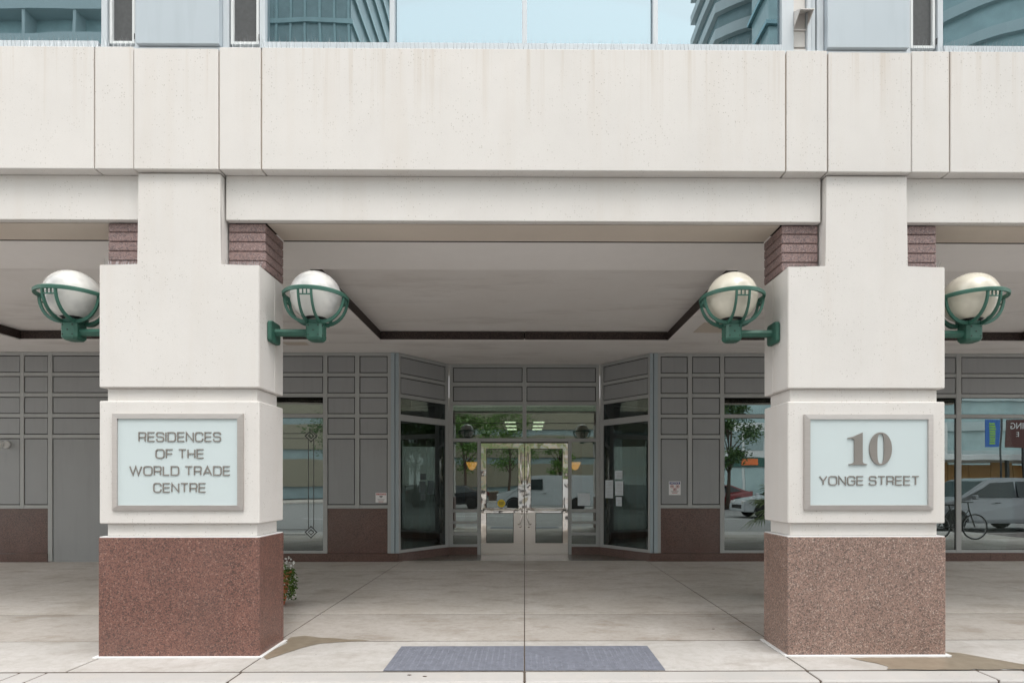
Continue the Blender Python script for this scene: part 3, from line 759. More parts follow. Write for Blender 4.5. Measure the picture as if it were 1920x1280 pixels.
# ------------------------------------------------------------------ wall lanterns
def lantern(s_pillar, s_side, globe, label):
    """s_side: -1 left of its pillar, +1 right of it"""
    px = s_pillar*PX + s_side*PH; Y0 = .24; zc = 3.283
    cx = px + s_side*.412
    t = thing('wall_lantern', label, 'wall lamp', (px, Y0, 2.94), 'green globe lanterns on the pillars')
    # wall plate, hexagonal arm
    prism('wall_plate', [(Y0-.095+.02, 2.846), (Y0+.095-.02, 2.846), (Y0+.095, 2.866), (Y0+.095, 3.02), (Y0+.075, 3.04), (Y0-.075, 3.04), (Y0-.095, 3.02), (Y0-.095, 2.866)], px, px+s_side*.04, 'green', t, 'x', .004)
    hexp = [(Y0+.040*cos(radians(a)), 2.945+.036*sin(radians(a))) for a in (0, 60, 120, 180, 240, 300)]
    prism('arm', hexp, px+s_side*.038, cx-s_side*.07, 'green', t, 'x', .002)
    # box with cut corners and a tapering underside
    h = .075; c = .022
    bm = bmesh.new(); rings = []
    for hh, cc, z in ((.052, .02, 2.868), (.062, .022, 2.872), (h, c, 2.893), (h, c, 3.018), (h-.004, c, 3.022)):
        oc = [(hh, -hh+cc), (hh, hh-cc), (hh-cc, hh), (-hh+cc, hh), (-hh, hh-cc), (-hh, -hh+cc), (-hh+cc, -hh), (hh-cc, -hh)]
        rings.append([bm.verts.new((cx+x, Y0+y, z)) for x, y in oc])
    for A, B in zip(rings, rings[1:]):
        for k in range(8): bm.faces.new([A[k], A[(k+1) % 8], B[(k+1) % 8], B[k]])
    bm.faces.new(rings[0][::-1]); bm.faces.new(rings[-1])
    finish('junction_box', bm, 'green', t, (cx, Y0, 2.95))
    for bx, bz in ((-.045, 2.912), (.045, 2.912), (-.045, 3.0), (.045, 3.0), (0, 2.955)):
        lathe('bolt', [(0, -.004), (.006, -.003), (.0065, 0.001)], (cx+bx, Y0-h, bz), 'black', t, 8, 'y', False)
        if abs(bx) > 0: lathe('bolt', [(0, s_side*.004), (.006, s_side*.003), (.0065, -.001*s_side)], (cx+s_side*h, Y0+bx, bz), 'black', t, 8, 'x', False)
    box('neck', cx-.062, cx+.062, Y0-.062, Y0+.062, 3.0225, 3.062, 'green', t, .006)
    lathe('socket', [(.0, 3.063), (.085, 3.064), (.105, 3.078), (.105, 3.092), (.06, 3.10)], (cx, Y0, 0), 'black', t, 28)
    # globe, slightly sunken in its socket
    R = .230; n = 24
    lathe('globe', [(max(R*sin(pi*k/n), 0), -R*cos(pi*k/n)) for k in range(2, n)] + [(0, R)], (cx, Y0, zc), globe, t, 48)
    # ring
    rr = .283; bm = bmesh.new(); N = 64; prof = [(rr-.012, 3.262), (rr+.009, 3.260), (rr+.012, 3.286), (rr-.001, 3.299), (rr-.013, 3.292)]
    rs = [[bm.verts.new((cx+p*cos(2*pi*k/N), Y0+p*sin(2*pi*k/N), z)) for p, z in prof] for k in range(N)]
    for k in range(N):
        A, B = rs[k], rs[(k+1) % N]
        for j in range(5): bm.faces.new([A[j], A[(j+1) % 5], B[(j+1) % 5], B[j]])
    finish('ring', bm, 'green', t, (cx, Y0, 3.28))
    # eight ribs in pairs, a small ladder joins each pair under the ring
    for q in range(4):
        Rm = Matrix.Rotation(q*pi/2, 4, 'Z')
        for off in (-.058, .058):
            ro = sqrt(rr*rr-off*off)
            bm = bmesh.new(); secs = []
            for k in range(11):
                a = pi/2*k/10
                r0 = .060+(ro-.065)*sin(a)**.92; z0 = 3.268-(3.268-3.035)*cos(a)
                tr = Vector((.92*cos(a)*(ro-.06)+.0001, .233*sin(a))); tr.normalize()
                nr = Vector((tr.y, -tr.x))      # outward in the rib's plane
                wd = .034-.012*sin(a)
                a_ = (r0-nr.x*wd*.5, z0-nr.y*wd*.5); b_ = (r0+nr.x*wd*.5, z0+nr.y*wd*.5)
                pts = [(a_[0], off-.008, a_[1]), (a_[0], off+.008, a_[1]), (b_[0], off+.008, b_[1]), (b_[0], off-.008, b_[1])]
                secs.append([bm.verts.new(Rm @ Vector(p)+Vector((cx, Y0, 0))) for p in pts])
            for A, B in zip(secs, secs[1:]):
                for j in range(4): bm.faces.new([A[j], A[(j+1) % 4], B[(j+1) % 4], B[j]])
            bm.faces.new(secs[0][::-1]); bm.faces.new(secs[-1])
            finish('rib', bm, 'green', t, (cx, Y0, 3.15))
        bm = bmesh.new(); ro = sqrt(rr*rr-.05*.05)
        for (o0, o1, z0, z1) in ((-.049, .049, 3.214, 3.224), (-.021, -.013, 3.225, 3.266), (.013, .021, 3.225, 3.266)):
            vs = bm_box(bm, ro-.014, ro-.004, o0, o1, z0, z1)
            for v in vs: v.co = Rm @ v.co + Vector((cx, Y0, 0))
        finish('ladder', bm, 'green', t, (cx, Y0, 3.24))
    return t
lantern(-1, -1, 'globe_white', 'green lantern with a whitish globe on the outer left side of the left pillar')
lantern(-1, 1, 'globe_white', 'green lantern with a silvery white globe between the left pillar and the doors')
lantern(1, -1, 'globe_cream', 'green lantern with a cream globe between the doors and the right pillar')
lantern(1, 1, 'globe_cream', 'green lantern with a cream globe on the outer right side of the right pillar')

# ------------------------------------------------------------------ lettered signs
def arc(cx, cy, r, a0, a1, n=5): return [(cx+r*cos(radians(a0+(a1-a0)*k/n)), cy+r*sin(radians(a0+(a1-a0)*k/n))) for k in range(n+1)]
def glyph(ch):
    r = .24; 
    if ch == 'R': w = .78; return w, [[(0, 0), (0, 1), (w-.2, 1)]+arc(w-.2, .8, .2, 90, 0)+[(w, .66)]+arc(w-.2, .64, .2, 0, -90)+[(0, .44)], [(w-.34, .44)]+arc(w-.24, .26, .18, 90, 0)+[(w-.05, 0)]]
    if ch == 'E': w = .74; return w, [[(w, 1), (0, 1), (0, 0), (w, 0)], [(0, .52), (w*.95, .52)]]
    if ch == 'F': w = .72; return w, [[(w, 1), (0, 1), (0, 0)], [(0, .50), (w*.95, .50)]]
    if ch == 'S': w = .80; return w, [[(w, .74), (w, .80)]+arc(w-.2, .8, .2, 0, 90)+arc(.2, .8, .2, 90, 180)+[(0, .73)]+arc(.2, .73, .2, 180, 270)+arc(w-.2, .31, .2, 90, 0)+[(w, .22)]+arc(w-.2, .2, .2, 0, -90)+arc(.2, .2, .2, 270, 180)+[(0, .26)]]
    if ch == 'I': return 0.0, [[(0, 0), (0, 1)]]
    if ch == 'D': w = .86; return w, [[(0, 0), (0, 1), (w-.25, 1)]+arc(w-.25, .75, .25, 90, 0)+arc(w-.25, .25, .25, 0, -90)+[(0, 0)]]
    if ch == 'N': w = .80; return w, [[(0, 0), (0, 1), (w, 0), (w, 1)]]
    if ch == 'C': w = .84; return w, [[(w, .68), (w, .75)]+arc(w-.25, .75, .25, 0, 90)+arc(.25, .75, .25, 90, 180)+arc(.25, .25, .25, 180, 270)+arc(w-.25, .25, .25, 270, 360)+[(w, .32)]]
    if ch == 'G': w = .86; return w, [[(w, .72), (w, .75)]+arc(w-.25, .75, .25, 0, 90)+arc(.25, .75, .25, 90, 180)+arc(.25, .25, .25, 180, 270)+arc(w-.25, .25, .25, 270, 360)+[(w, .48), (w*.5, .48)]]
    if ch == 'O': w = .94; return w, [arc(w-.27, .73, .27, 0, 90)+arc(.27, .73, .27, 90, 180)+arc(.27, .27, .27, 180, 270)+arc(w-.27, .27, .27, 270, 360)+[(w, .73)]]
    if ch == 'T': w = .80; return w, [[(0, 1), (w, 1)], [(w/2, 1), (w/2, 0)]]
    if ch == 'H': w = .80; return w, [[(0, 0), (0, 1)], [(w, 0), (w, 1)], [(0, .5), (w, .5)]]
    if ch == 'W': w = 1.36; return w, [[(0, 1), (w*.27, 0), (w*.5, 1), (w*.73, 0), (w, 1)]]
    if ch == 'L': w = .66; return w, [[(0, 1), (0, 0), (w, 0)]]
    if ch == 'A': w = .92; return w, [[(0, 0), (w/2, 1), (w, 0)], [(w*.17, .3), (w*.83, .3)]]
    if ch == 'Y': w = .86; return w, [[(0, 1), (w/2, .42), (w, 1)], [(w/2, .42), (w/2, 0)]]
def ribbon(bm, pts, wd, y0, y1):
    P_ = [Vector(p) for p in pts]; Q = [P_[0]]
    for p in P_[1:]:
        if (p-Q[-1]).length > 1e-5: Q.append(p)
    n = len(Q); closed = (Q[0]-Q[-1]).length < 1e-4
    if closed: Q = Q[:-1]; n -= 1
    L = []; R_ = []
    for i in range(n):
        if closed: a = (Q[i]-Q[i-1]).normalized(); b = (Q[(i+1) % n]-Q[i]).normalized()
        else:
            a = (Q[i]-Q[i-1]).normalized() if i else (Q[1]-Q[0]).normalized(); b = (Q[i+1]-Q[i]).normalized() if i < n-1 else a
        na = Vector((-a.y, a.x)); nb = Vector((-b.y, b.x)); mm = (na+nb)
        if mm.length < .3: mm = na.copy()
        else: mm = mm.normalized()
        k = min(1/max(mm.dot(na), .35), 2.2); L.append(Q[i]+mm*k*wd/2); R_.append(Q[i]-mm*k*wd/2)
    vs = [[bm.verts.new((q.x, y, q.y)) for q, y in ((L[i], y0), (R_[i], y0), (R_[i], y1), (L[i], y1))] for i in range(n)]
    for i in range(n if closed else n-1):
        A, B = vs[i], vs[(i+1) % n]
        for j in range(4): bm.faces.new([A[j], A[(j+1) % 4], B[(j+1) % 4], B[j]])
    if not closed: bm.faces.new(vs[0][::-1]); bm.faces.new(vs[-1])
def write_line(s, x0, x1, zb, zt, y, parent, wd=.0098):
    H = zt-zb-wd; gap = .27; sp = .50; tot = 0; lay = []
    for ch in s:
        if ch == ' ': tot += sp; continue
        w_, st = glyph(ch); lay.append((ch, tot, st)); tot += w_+gap
    tot -= gap; sx = (x1-x0-wd)/tot
    for ch, ox, st in lay:
        bm = bmesh.new()
        for i, pl in enumerate(st): ribbon(bm, [(x0+wd/2+(ox+p[0])*sx, zb+wd/2+p[1]*H) for p in pl], wd, y-.0065-.0004*i, y+.001+.0003*i)
        finish('letter', bm, 'letter', parent, (x0+(ox+.4)*sx, y, (zb+zt)/2))
def sign(cx, label, w_=1.158, z0=1.305, z1=2.160):
    yb = .002; t = thing('wall_sign', label, 'sign', (cx, yb, (z0+z1)/2), 'framed signs on the pillars')
    hw = w_/2; fw = .049; d = .026
    box('face', cx-hw+fw, cx+hw-fw, yb-.012, yb-.001, z0+fw*.9, z1-fw*.9, 'sign_face', t)
    def fr(o4, i4):      # mitred frame bar: outer low, inner high bevelled
        bm = bmesh.new()
        (ax, az), (bx, bz) = o4; (cx_, cz), (dx_, dz) = i4
        v = [bm.verts.new(p) for p in ((ax, yb, az), (bx, yb, bz), (bx, yb-d*.72, bz), (ax, yb-d*.72, az), (cx_, yb-d, cz), (dx_, yb-d, dz), (cx_, yb, cz), (dx_, yb, dz))]
        bm.faces.new([v[3], v[2], v[5], v[4]]); bm.faces.new([v[0], v[1], v[2], v[3]]); bm.faces.new([v[4], v[5], v[7], v[6]]); bm.faces.new([v[0], v[3], v[4], v[6]]); bm.faces.new([v[1], v[7], v[5], v[2]]); bm.faces.new([v[0], v[6], v[7], v[1]])
        finish('frame_bar', bm, 'sign_frame', t, ((ax+bx)/2, yb-.01, (az+bz)/2))
    X0, X1, Z0, Z1 = cx-hw, cx+hw, z0, z1; g = .0006
    fr(((X0+g, Z1), (X1-g, Z1)), ((X0+fw, Z1-fw*.9), (X1-fw, Z1-fw*.9))); fr(((X0+g, Z0), (X1-g, Z0)), ((X0+fw, Z0+fw*.9), (X1-fw, Z0+fw*.9)))
    fr(((X0, Z0+g), (X0, Z1-g)), ((X0+fw, Z0+fw*.9), (X0+fw, Z1-fw*.9))); fr(((X1, Z0+g), (X1, Z1-g)), ((X1-fw, Z0+fw*.9), (X1-fw, Z1-fw*.9)))
    return t
def lx(u): return (u-982)/212.6      # text measured on the left sign
def lz(v): return 1.552+(904-v)/212.0
s1 = sign(-3.073, 'pale framed sign reading RESIDENCES OF THE WORLD TRADE CENTRE on the left pillar')
ys = -.010
write_line('RESIDENCES', lx(254.9), lx(409.8), lz(827.6), lz(809.2), ys, s1)
write_line('OF THE', lx(286.9), lx(377.6), lz(859), lz(841.2), ys, s1)
write_line('WORLD TRADE', lx(237.8), lx(427.2), lz(891), lz(873), ys, s1)
write_line('CENTRE', lx(282.7), lx(381.4), lz(922.8), lz(904.7), ys, s1)
s2 = sign(3.080, 'pale framed sign reading 10 YONGE STREET on the right pillar')
cx0 = 3.080
def rx(u): return cx0+(u-1627.3)/209.0
def rz(v): return 1.552+(904-v)/209.5
write_line('YONGE STREET', rx(1534), rx(1722.3), rz(909.3), rz(891.6), ys, s2)
# serif numerals
zb, zt = rz(871.3), rz(810.2); H = zt-zb
def q(u, v): return (rx(1490+u/6.563), rz(770+v/6.563))
one = [(652, 664), (652, 654), (700, 645), (718, 625), (718, 365), (712, 350), (690, 340), (640, 342), (637, 333), (700, 318), (820, 266), (820, 625), (832, 645), (876, 654), (876, 664)]
prism('letter', [q(*p) for p in one], ys-.012, ys+.001, 'letter', s2)
bm = bmesh.new(); N = 48; (cu, cv) = (1042, 466)
def zero(a, w_, h_, e): 
    c_, s_ = cos(a), sin(a)
    return q(cu+w_*math.copysign(abs(c_)**(2/e), c_), cv-h_*math.copysign(abs(s_)**(2/e), s_))
rg = []
for k in range(N):
    a = 2*pi*k/N; o_ = zero(a, 138, 202, 2.05); i_ = zero(a, 43, 183, 3.0)
    rg.append([bm.verts.new((o_[0], ys-.012, o_[1])), bm.verts.new((i_[0], ys-.012, i_[1])), bm.verts.new((i_[0], ys+.001, i_[1])), bm.verts.new((o_[0], ys+.001, o_[1]))])
for k in range(N):
    A, B = rg[k], rg[(k+1) % N]
    for j in range(4): bm.faces.new([A[j], B[j], B[(j+1) % 4], A[(j+1) % 4]])
finish('letter', bm, 'letter', s2, (rx(1649), ys, (zb+zt)/2))

# ------------------------------------------------------------------ notices and camera
def notice(cx, cz, w_, h_, head, word, label, rings_=False):
    y = YW+.0095
    t = thing('notice', label, 'notice', (cx, y, cz))
    box('plate', cx-w_/2, cx+w_/2, y-.003, y, cz-h_/2, cz+h_/2, 'white_print', t)
    hh = h_*.17; hz = cz+h_/2-hh*.62-.008
    box('header', cx-w_/2+.012, cx+w_/2-.012, y-.004, y-.0032, hz-hh/2, hz+hh/2, head, t)
    text_mesh('lettering', word, hh*1.0, 'white_print', t, (cx, y-.0045, hz), .0003, bold=.0008)
    for i in range(3): box('printed_line', cx-w_*.32+.01*i, cx+w_*.32-.012*i, y-.004, y-.0032, cz-h_*.22-i*.022, cz-h_*.22-i*.022+.009, 'grey_print' if i < 2 else 'red_print', t)
    if rings_:
        for dx, dz in ((-.055, .035), (.055, .035), (0, -.025)):
            bm = bmesh.new(); N = 20; R0, R1_ = .034, .026; vs = []
            for k in range(N):
                a = 2*pi*k/N; vs.append([bm.verts.new((cx+dx+r_*cos(a), yy, cz+dz+r_*sin(a))) for r_, yy in ((R0, y-.0042), (R1_, y-.0042), (R1_, y-.0032), (R0, y-.0032))])
            for k in range(N):
                A, B = vs[k], vs[(k+1) % N]
                for j in range(4): bm.faces.new([A[j], B[j], B[(j+1) % 4], A[(j+1) % 4]])
            bm_box(bm, cx+dx-.024, cx+dx+.024, y-.0041, y-.0033, cz+dz-.003, cz+dz+.003)
            finish('ban_symbol', bm, 'red_print', t, (cx+dx, y, cz+dz))
            box('pictogram', cx+dx-.008, cx+dx+.008, y-.0037, y-.0031, cz+dz-.016, cz+dz+.014, 'black_print', t)
    else:
        box('pictogram', cx-.032, cx+.03, y-.004, y-.0032, cz+.012, cz+.030, 'black_print', t)
        box('pictogram', cx-.008, cx+.006, y-.004, y-.0032, cz-.008, cz+.012, 'black_print', t)
notice(-2.812, 1.256, .218, .190, 'red_print', 'ATTENTION', 'small white notice with a red header low on the grey panel left of the doors')
notice(2.958, 1.440, .232, .270, 'blue_print', 'NOTICE', 'white notice with blue header and red ban symbols right of the doors', True)
sc = thing('security_camera', 'small white dome camera on the grey panel at the left edge', 'camera', (-10.12, YW, 2.29))
lathe('base', [(0, 0), (.075, 0), (.075, -.03), (.055, -.05)], (-10.10, YW+.01, 2.29), 'camera_white', sc, 24, 'y')
lathe('body', [(.07*sin(pi*k/12), -.07*cos(pi*k/12)) for k in range(13)], (-10.155, YW-.085, 2.29), 'camera_white', sc, 24, 'y')
lathe('lens', [(0, -.075), (.035, -.072), (.045, -.06), (.045, -.04)], (-10.175, YW-.085, 2.29), 'black', sc, 24, 'y')

# ------------------------------------------------------------------ planter and palm
def leaf_blob(bm, c, rad, n, size, squash=(1, 1, 1), hollow=.55):
    for _ in range(n):
        v = Vector((random.gauss(0, 1), random.gauss(0, 1), random.gauss(0, 1))).normalized()*rad*(hollow+(1-hollow)*random.random())
        p = Vector(c)+Vector((v.x*squash[0], v.y*squash[1], v.z*squash[2]))
        a = Vector((random.gauss(0, 1), random.gauss(0, 1), random.gauss(0, .6))).normalized(); b = a.cross(Vector((random.gauss(0, 1), random.gauss(0, 1), random.gauss(0, 1)))).normalized()
        s_ = size*random.uniform(.6, 1.3)
        bm.faces.new([bm.verts.new(p-a*s_), bm.verts.new(p+b*s_*.45), bm.verts.new(p+a*s_), bm.verts.new(p-b*s_*.45)])
pcx, pcy = -3.18, 2.05
pl = thing('flower_pot', 'terracotta pot with trailing green plant and white flowers behind the left pillar', 'planter', (pcx, pcy, 0))
lathe('pot', [(.0, .0), (.14, .0), (.155, .05), (.205, .36), (.225, .37), (.225, .42), (.20, .42), (.19, .38), (0, .37)], (pcx, pcy, .004), 'terracotta', pl, 32)
bm = bmesh.new()
leaf_blob(bm, (pcx, pcy, .44), .21, 700, .022, (1, 1, .6), .3)
for k in range(40):
    a = 2*pi*k/40+.1*random.random(); x = pcx+.225*cos(a); y = pcy+.225*sin(a)
    if abs(a-4.6) < .75: continue
    ln = random.uniform(.2, .42)
    for j in range(44):
        t_ = random.random(); p = Vector((x+.03*sin(3*t_)*cos(a)+random.gauss(0, .018), y+.03*sin(3*t_)*sin(a)+random.gauss(0, .018), .45-ln*t_))
        a1 = Vector((random.gauss(0, 1), random.gauss(0, 1), random.gauss(0, 1))).normalized(); b1 = a1.cross(Vector((.3, 1, .2))).normalized(); s_ = random.uniform(.011, .024)
        bm.faces.new([bm.verts.new(p-a1*s_), bm.verts.new(p+b1*s_*.5), bm.verts.new(p+a1*s_), bm.verts.new(p-b1*s_*.5)])
tag(finish('foliage', bm, 'leaf', pl, (pcx, pcy, .4)), kind='stuff')
bm = bmesh.new()
for k in range(240):
    a = random.uniform(0, 2*pi); r_ = random.uniform(.12, .26); z = random.choice([random.uniform(.46, .60), random.uniform(.08, .5)])
    if z < .45: r_ = random.uniform(.25, .275)
    c = Vector((pcx+r_*cos(a), pcy+r_*sin(a), z)); s_ = .014
    u_ = Vector((random.gauss(0, 1), random.gauss(0, 1), random.gauss(0, 1))).normalized(); v_ = u_.cross(Vector((0, 1, .3))).normalized()
    vs = [bm.verts.new(c+(u_*cos(2*pi*j/10)+v_*sin(2*pi*j/10))*s_*(1 if j % 2 else .55)) for j in range(10)]; bm.faces.new(vs)
tag(finish('flower', bm, 'petal', pl, (pcx, pcy, .45)), kind='stuff')

ppx, ppy = 3.62, 2.4
pm = thing('palm_plant', 'fan palm in a dark pot half hidden behind the right pillar', 'plant', (ppx, ppy, 0))
lathe('pot', [(0, 0), (.16, 0), (.21, .38), (.225, .38), (.225, .42), (.19, .42), (0, .37)], (ppx, ppy, .004), 'dark_frame', pm, 28)
tube('trunk', [(ppx, ppy, .3), (ppx+.01, ppy, .75), (ppx, ppy, 1.14)], [.05, .045, .03], 'bark', pm, 8)
for fi in range(13):
    az = fi*2.399+.55; el = random.uniform(.0, 1.2) if fi > 3 else (.35, .1, .75, -.15)[fi]
    if fi < 5: az = pi+(-.45, .35, .1, -.15, .5)[fi]
    dirv = Vector((cos(az)*cos(el), sin(az)*cos(el), sin(el))); st = Vector((ppx, ppy, 1.16)); ln = random.uniform(.34, .44) if fi >= 5 else .42
    end = st+dirv*ln
    if fi >= 5: pass
    tube('frond_stem', [st, st+dirv*ln*.5+Vector((0, 0, .03)), end], .006, 'palm', pm, 5)
    bm = bmesh.new(); side = dirv.cross(Vector((0, 0, 1))).normalized(); upv = side.cross(dirv).normalized()
    for k in range(17):
        a = radians(-80+160*k/16); dv = (dirv*cos(a)+side*sin(a)).normalized(); L_ = .34*(1-.3*abs(sin(a)))*random.uniform(.9, 1.1)
        wv = dv.cross(upv).normalized()*.009; pts = [end+dv*L_*t_+Vector((0, 0, -.16*t_*t_*L_/.34)) for t_ in (0.02, .35, .7, 1)]
        ww = [.5, 1, .8, .05]; ro = [(bm.verts.new(p-wv*w2), bm.verts.new(p+wv*w2)) for p, w2 in zip(pts, ww)]
        for A, B in zip(ro, ro[1:]): bm.faces.new([A[0], A[1], B[1], B[0]])
    finish('frond', bm, 'palm', pm, end)

# dry leaf scraps by the kerb
for i, (x, y, lb) in enumerate(((-.93, -.47, 'tiny dry leaf scrap on the kerb stone left of the centre joint'), (-.80, -.50, 'slightly larger dry leaf on the kerb stone nearer the centre joint'), (2.0, .9, 'dark leaf scrap on the slab near the right pillar'))):
    prism('dry_leaf', [(x-.016, y), (x-.004, y+.009), (x+.018, y+.004), (x+.006, y-.008)], .0005, .004, 'bark', None, 'z')
    tag(C.objects[-1], lb, 'leaf')
# ------------------------------------------------------------------ the street behind the camera, seen in the glass
M['car_white'] = simple('car_white', (.50, .53, .55), .25, var=.02, coat=.6)
M['car_silver'] = simple('car_silver', (.27, .28, .30), .28, .3, var=.02, coat=.6)
M['car_red'] = simple('car_red', (.22, .02, .025), .25, var=.02, coat=.6)
M['car_black'] = simple('car_black', (.02, .02, .022), .2, var=.02, coat=.6)
M['car_glass'] = simple('car_glass', (.02, .03, .032), .06, var=.02)
M['tyre'] = simple('tyre', (.018, .018, .018), .8)
M['rim'] = simple('rim', (.45, .45, .46), .3, .8)
M['lamp_lens'] = simple('lamp_lens', (.7, .7, .68), .1)
M['tower_white'] = simple('tower_white', (.66, .68, .68), .6, var=.05)
M['tower_glass'] = mat_glass('tower_glass', (.05, .09, .10), .35, (.6, .85, .9), 0)
M['tower_dark'] = simple('tower_dark', (.27, .35, .36), .25, var=.25, scale=1.2)
M['tower_teal'] = simple('tower_teal', (.36, .48, .49), .2, var=.3, scale=.8)
M['tower_pale'] = simple('tower_pale', (.44, .52, .53), .5, var=.05)
M['tower_beige'] = simple('tower_beige', (.27, .25, .19), .8, var=.08)
M['shop_green'] = simple('shop_green', (.03, .10, .085), .4, var=.3, scale=2)
M['ply'] = simple('plywood', (.42, .22, .07), .7, var=.25, scale=1.5)
M['board_red'] = simple('board_red', (.10, .035, .03), .6)
M['banner_blue'] = simple('banner_blue', (.02, .12, .42), .5)
M['banner_green'] = simple('banner_green', (.28, .55, .04), .5)
M['sign_orange'] = simple('sign_orange', (.75, .18, .05), .5)

def car(name, label, cat, x, y, prof, roofs, width, wb, r, paint, heading=1, tum=.10, group=None, wins=()):
    """prof: side outline (length, height) from the nose; car points to -x when heading=1"""
    t = thing(name, label, cat, (x, y, -.085), group); L = max(p[0] for p in prof)
    def P(a, b, c): return Vector((x+heading*(a-L/2), y+b, c-.085))
    hw = width/2; bm = bmesh.new(); zbelt, ztop = roofs
    def half(z): return hw-(tum*max(0, (z-zbelt))/(ztop-zbelt) if z > zbelt else .0)-(.03 if z < .35 else 0)
    A = [bm.verts.new(P(a, -half(z), z)) for a, z in prof]; B = [bm.verts.new(P(a, half(z), z)) for a, z in prof]
    bm.faces.new(A); bm.faces.new(B[::-1]); n = len(prof)
    for i in range(n): bm.faces.new([A[i], B[i], B[(i+1) % n], A[(i+1) % n]])
    bmesh.ops.recalc_face_normals(bm, faces=bm.faces[:])
    bmesh.ops.bevel(bm, geom=bm.edges[:], offset=.035, segments=2, affect='EDGES', clamp_overlap=True)
    bm.normal_update(); bmesh.ops.triangulate(bm, faces=[f for f in bm.faces if len(f.verts) > 4], ngon_method='EAR_CLIP')
    finish('body', bm, paint, t, (x, y, .7))
    for s in (-1, 1):
        for poly in wins:
            bm = bmesh.new(); A = [bm.verts.new(P(a, s*(half(z)+.006), z)) for a, z in poly]; B = [bm.verts.new(P(a, s*(half(z)-.02), z)) for a, z in poly]
            bm.faces.new(A); bm.faces.new(B[::-1]); n = len(poly)
            for i in range(n): bm.faces.new([A[i], B[i], B[(i+1) % n], A[(i+1) % n]])
            finish('side_window', bm, 'car_glass', t, P(poly[0][0], s*hw, poly[0][1]))
        for a in wb:
            c = P(a, s*(hw-.10), r)
            wlo = lathe('wheel', [(r*.62, -.10), (r*.96, -.10), (r, -.06), (r, .06), (r*.96, .10), (r*.62, .10)], c, 'tyre', t, 24, 'y')
            lathe('rim', [(0, -.06), (r*.3, -.085), (r*.6, -.06), (r*.64, -.095), (r*.64, .095), (r*.6, .06), (r*.3, .085), (0, .06)], c, 'rim', wlo, 16, 'y')
            bm = bmesh.new(); N = 20; vs = []
            for k in range(N+1):
                an = pi*k/N; vs.append([bm.verts.new(P(a+q_*cos(an), s*(hw+.004), r+q_*sin(an))) for q_ in (r*1.0, r*1.22)]+[bm.verts.new(P(a+q_*cos(an), s*(hw-.03), r+q_*sin(an))) for q_ in (r*1.22, r*1.0)])
            for A, B in zip(vs, vs[1:]):
                for j in range(4): bm.faces.new([A[j], A[(j+1) % 4], B[(j+1) % 4], B[j]])
            finish('wheel_arch', bm, 'black', t, c)
        hl = P(.10, s*(hw-.25), prof[2][1]-.08)
        box('headlight', hl.x-.10, hl.x+.10, hl.y-.14, hl.y+.14, hl.z-.06, hl.z+.06, 'lamp_lens', t, .02)
        rl = P(L-.06, s*(hw-.14), .95); box('tail_light', rl.x-.06, rl.x+.06, rl.y-.08, rl.y+.08, rl.z-.12, rl.z+.12, 'car_red', t, .015)
        if s == 1:
            g0 = P(-.012, -hw*.62, .42); g1 = P(.03, hw*.62, prof[1][1]-.04); box('grille', g0.x, g1.x, g0.y, g1.y, g0.z, g1.z, 'black', t, .01)
            wl_ = [p for p in prof if p[1] <= zbelt+.08 and p[0] > .3]; b0 = wl_[0]; b1 = prof[prof.index(b0)+1]
            bm = bmesh.new(); q0 = (b0[0]+(b1[0]-b0[0])*.08, b0[1]+(b1[1]-b0[1])*.08+.008); q1 = (b0[0]+(b1[0]-b0[0])*.93, b0[1]+(b1[1]-b0[1])*.93+.008)
            vv = [bm.verts.new(P(q0[0], -hw*.86, q0[1])), bm.verts.new(P(q0[0], hw*.86, q0[1])), bm.verts.new(P(q1[0], hw*.78, q1[1])), bm.verts.new(P(q1[0], -hw*.78, q1[1]))]
            v2 = [bm.verts.new(v.co-Vector((0, 0, .012))) for v in vv]; bm.faces.new(vv); bm.faces.new(v2[::-1])
            for k in range(4): bm.faces.new([vv[k], v2[k], v2[(k+1) % 4], vv[(k+1) % 4]])
            finish('windscreen', bm, 'car_glass', t, P(q0[0], 0, q0[1]))
        mr = P(L*.30, s*(hw+.09), zbelt+.07); box('mirror', mr.x-.06, mr.x+.06, mr.y-.10, mr.y+.08, mr.z-.07, mr.z+.08, paint, t, .02)
        hd = P(L*.46, s*(hw+.012), zbelt-.12); box('door_handle', hd.x-.09, hd.x+.09, hd.y-.012, hd.y+.012, hd.z-.015, hd.z+.015, 'black', t, .004)
    # windscreen and rear window lie on the sloping faces
    return t
van_prof = [(0, .35), (0, .75), (.08, 1.02), (.95, 1.18), (1.75, 1.93), (2.1, 2.02), (5.55, 2.06), (5.7, 1.9), (5.75, .45), (5.6, .32)]
car('delivery_van', 'white delivery van parked across the street, mirrored in the doors', 'van', 1.35, -12.4, van_prof, (1.15, 2.05), 1.98, (.95, 4.45), .37, 'car_white', 1, .12,
    wins=[[(1.22, 1.22), (1.78, 1.80), (2.55, 1.82), (2.55, 1.22)]])
sed = [(0, .30), (0, .62), (.12, .78), (1.35, .98), (2.15, 1.42), (3.3, 1.46), (4.2, 1.12), (4.65, 1.02), (4.7, .45), (4.6, .28)]
mini = [(0, .30), (0, .70), (.15, .92), (1.05, 1.12), (2.05, 1.72), (2.6, 1.79), (4.5, 1.76), (4.9, 1.25), (5.0, .5), (4.9, .28)]
car('silver_minivan', 'silver minivan at the kerb, mirrored in the right hand windows', 'car', 15.7, -2.1, mini, (1.08, 1.78), 1.9, (.95, 3.95), .34, 'car_silver', 1, .16,
    wins=[[(1.45, 1.16), (2.15, 1.62), (2.9, 1.66), (2.9, 1.14)], [(2.98, 1.14), (2.98, 1.66), (3.9, 1.66), (3.9, 1.14)], [(3.98, 1.16), (3.98, 1.66), (4.45, 1.62), (4.7, 1.2)]])
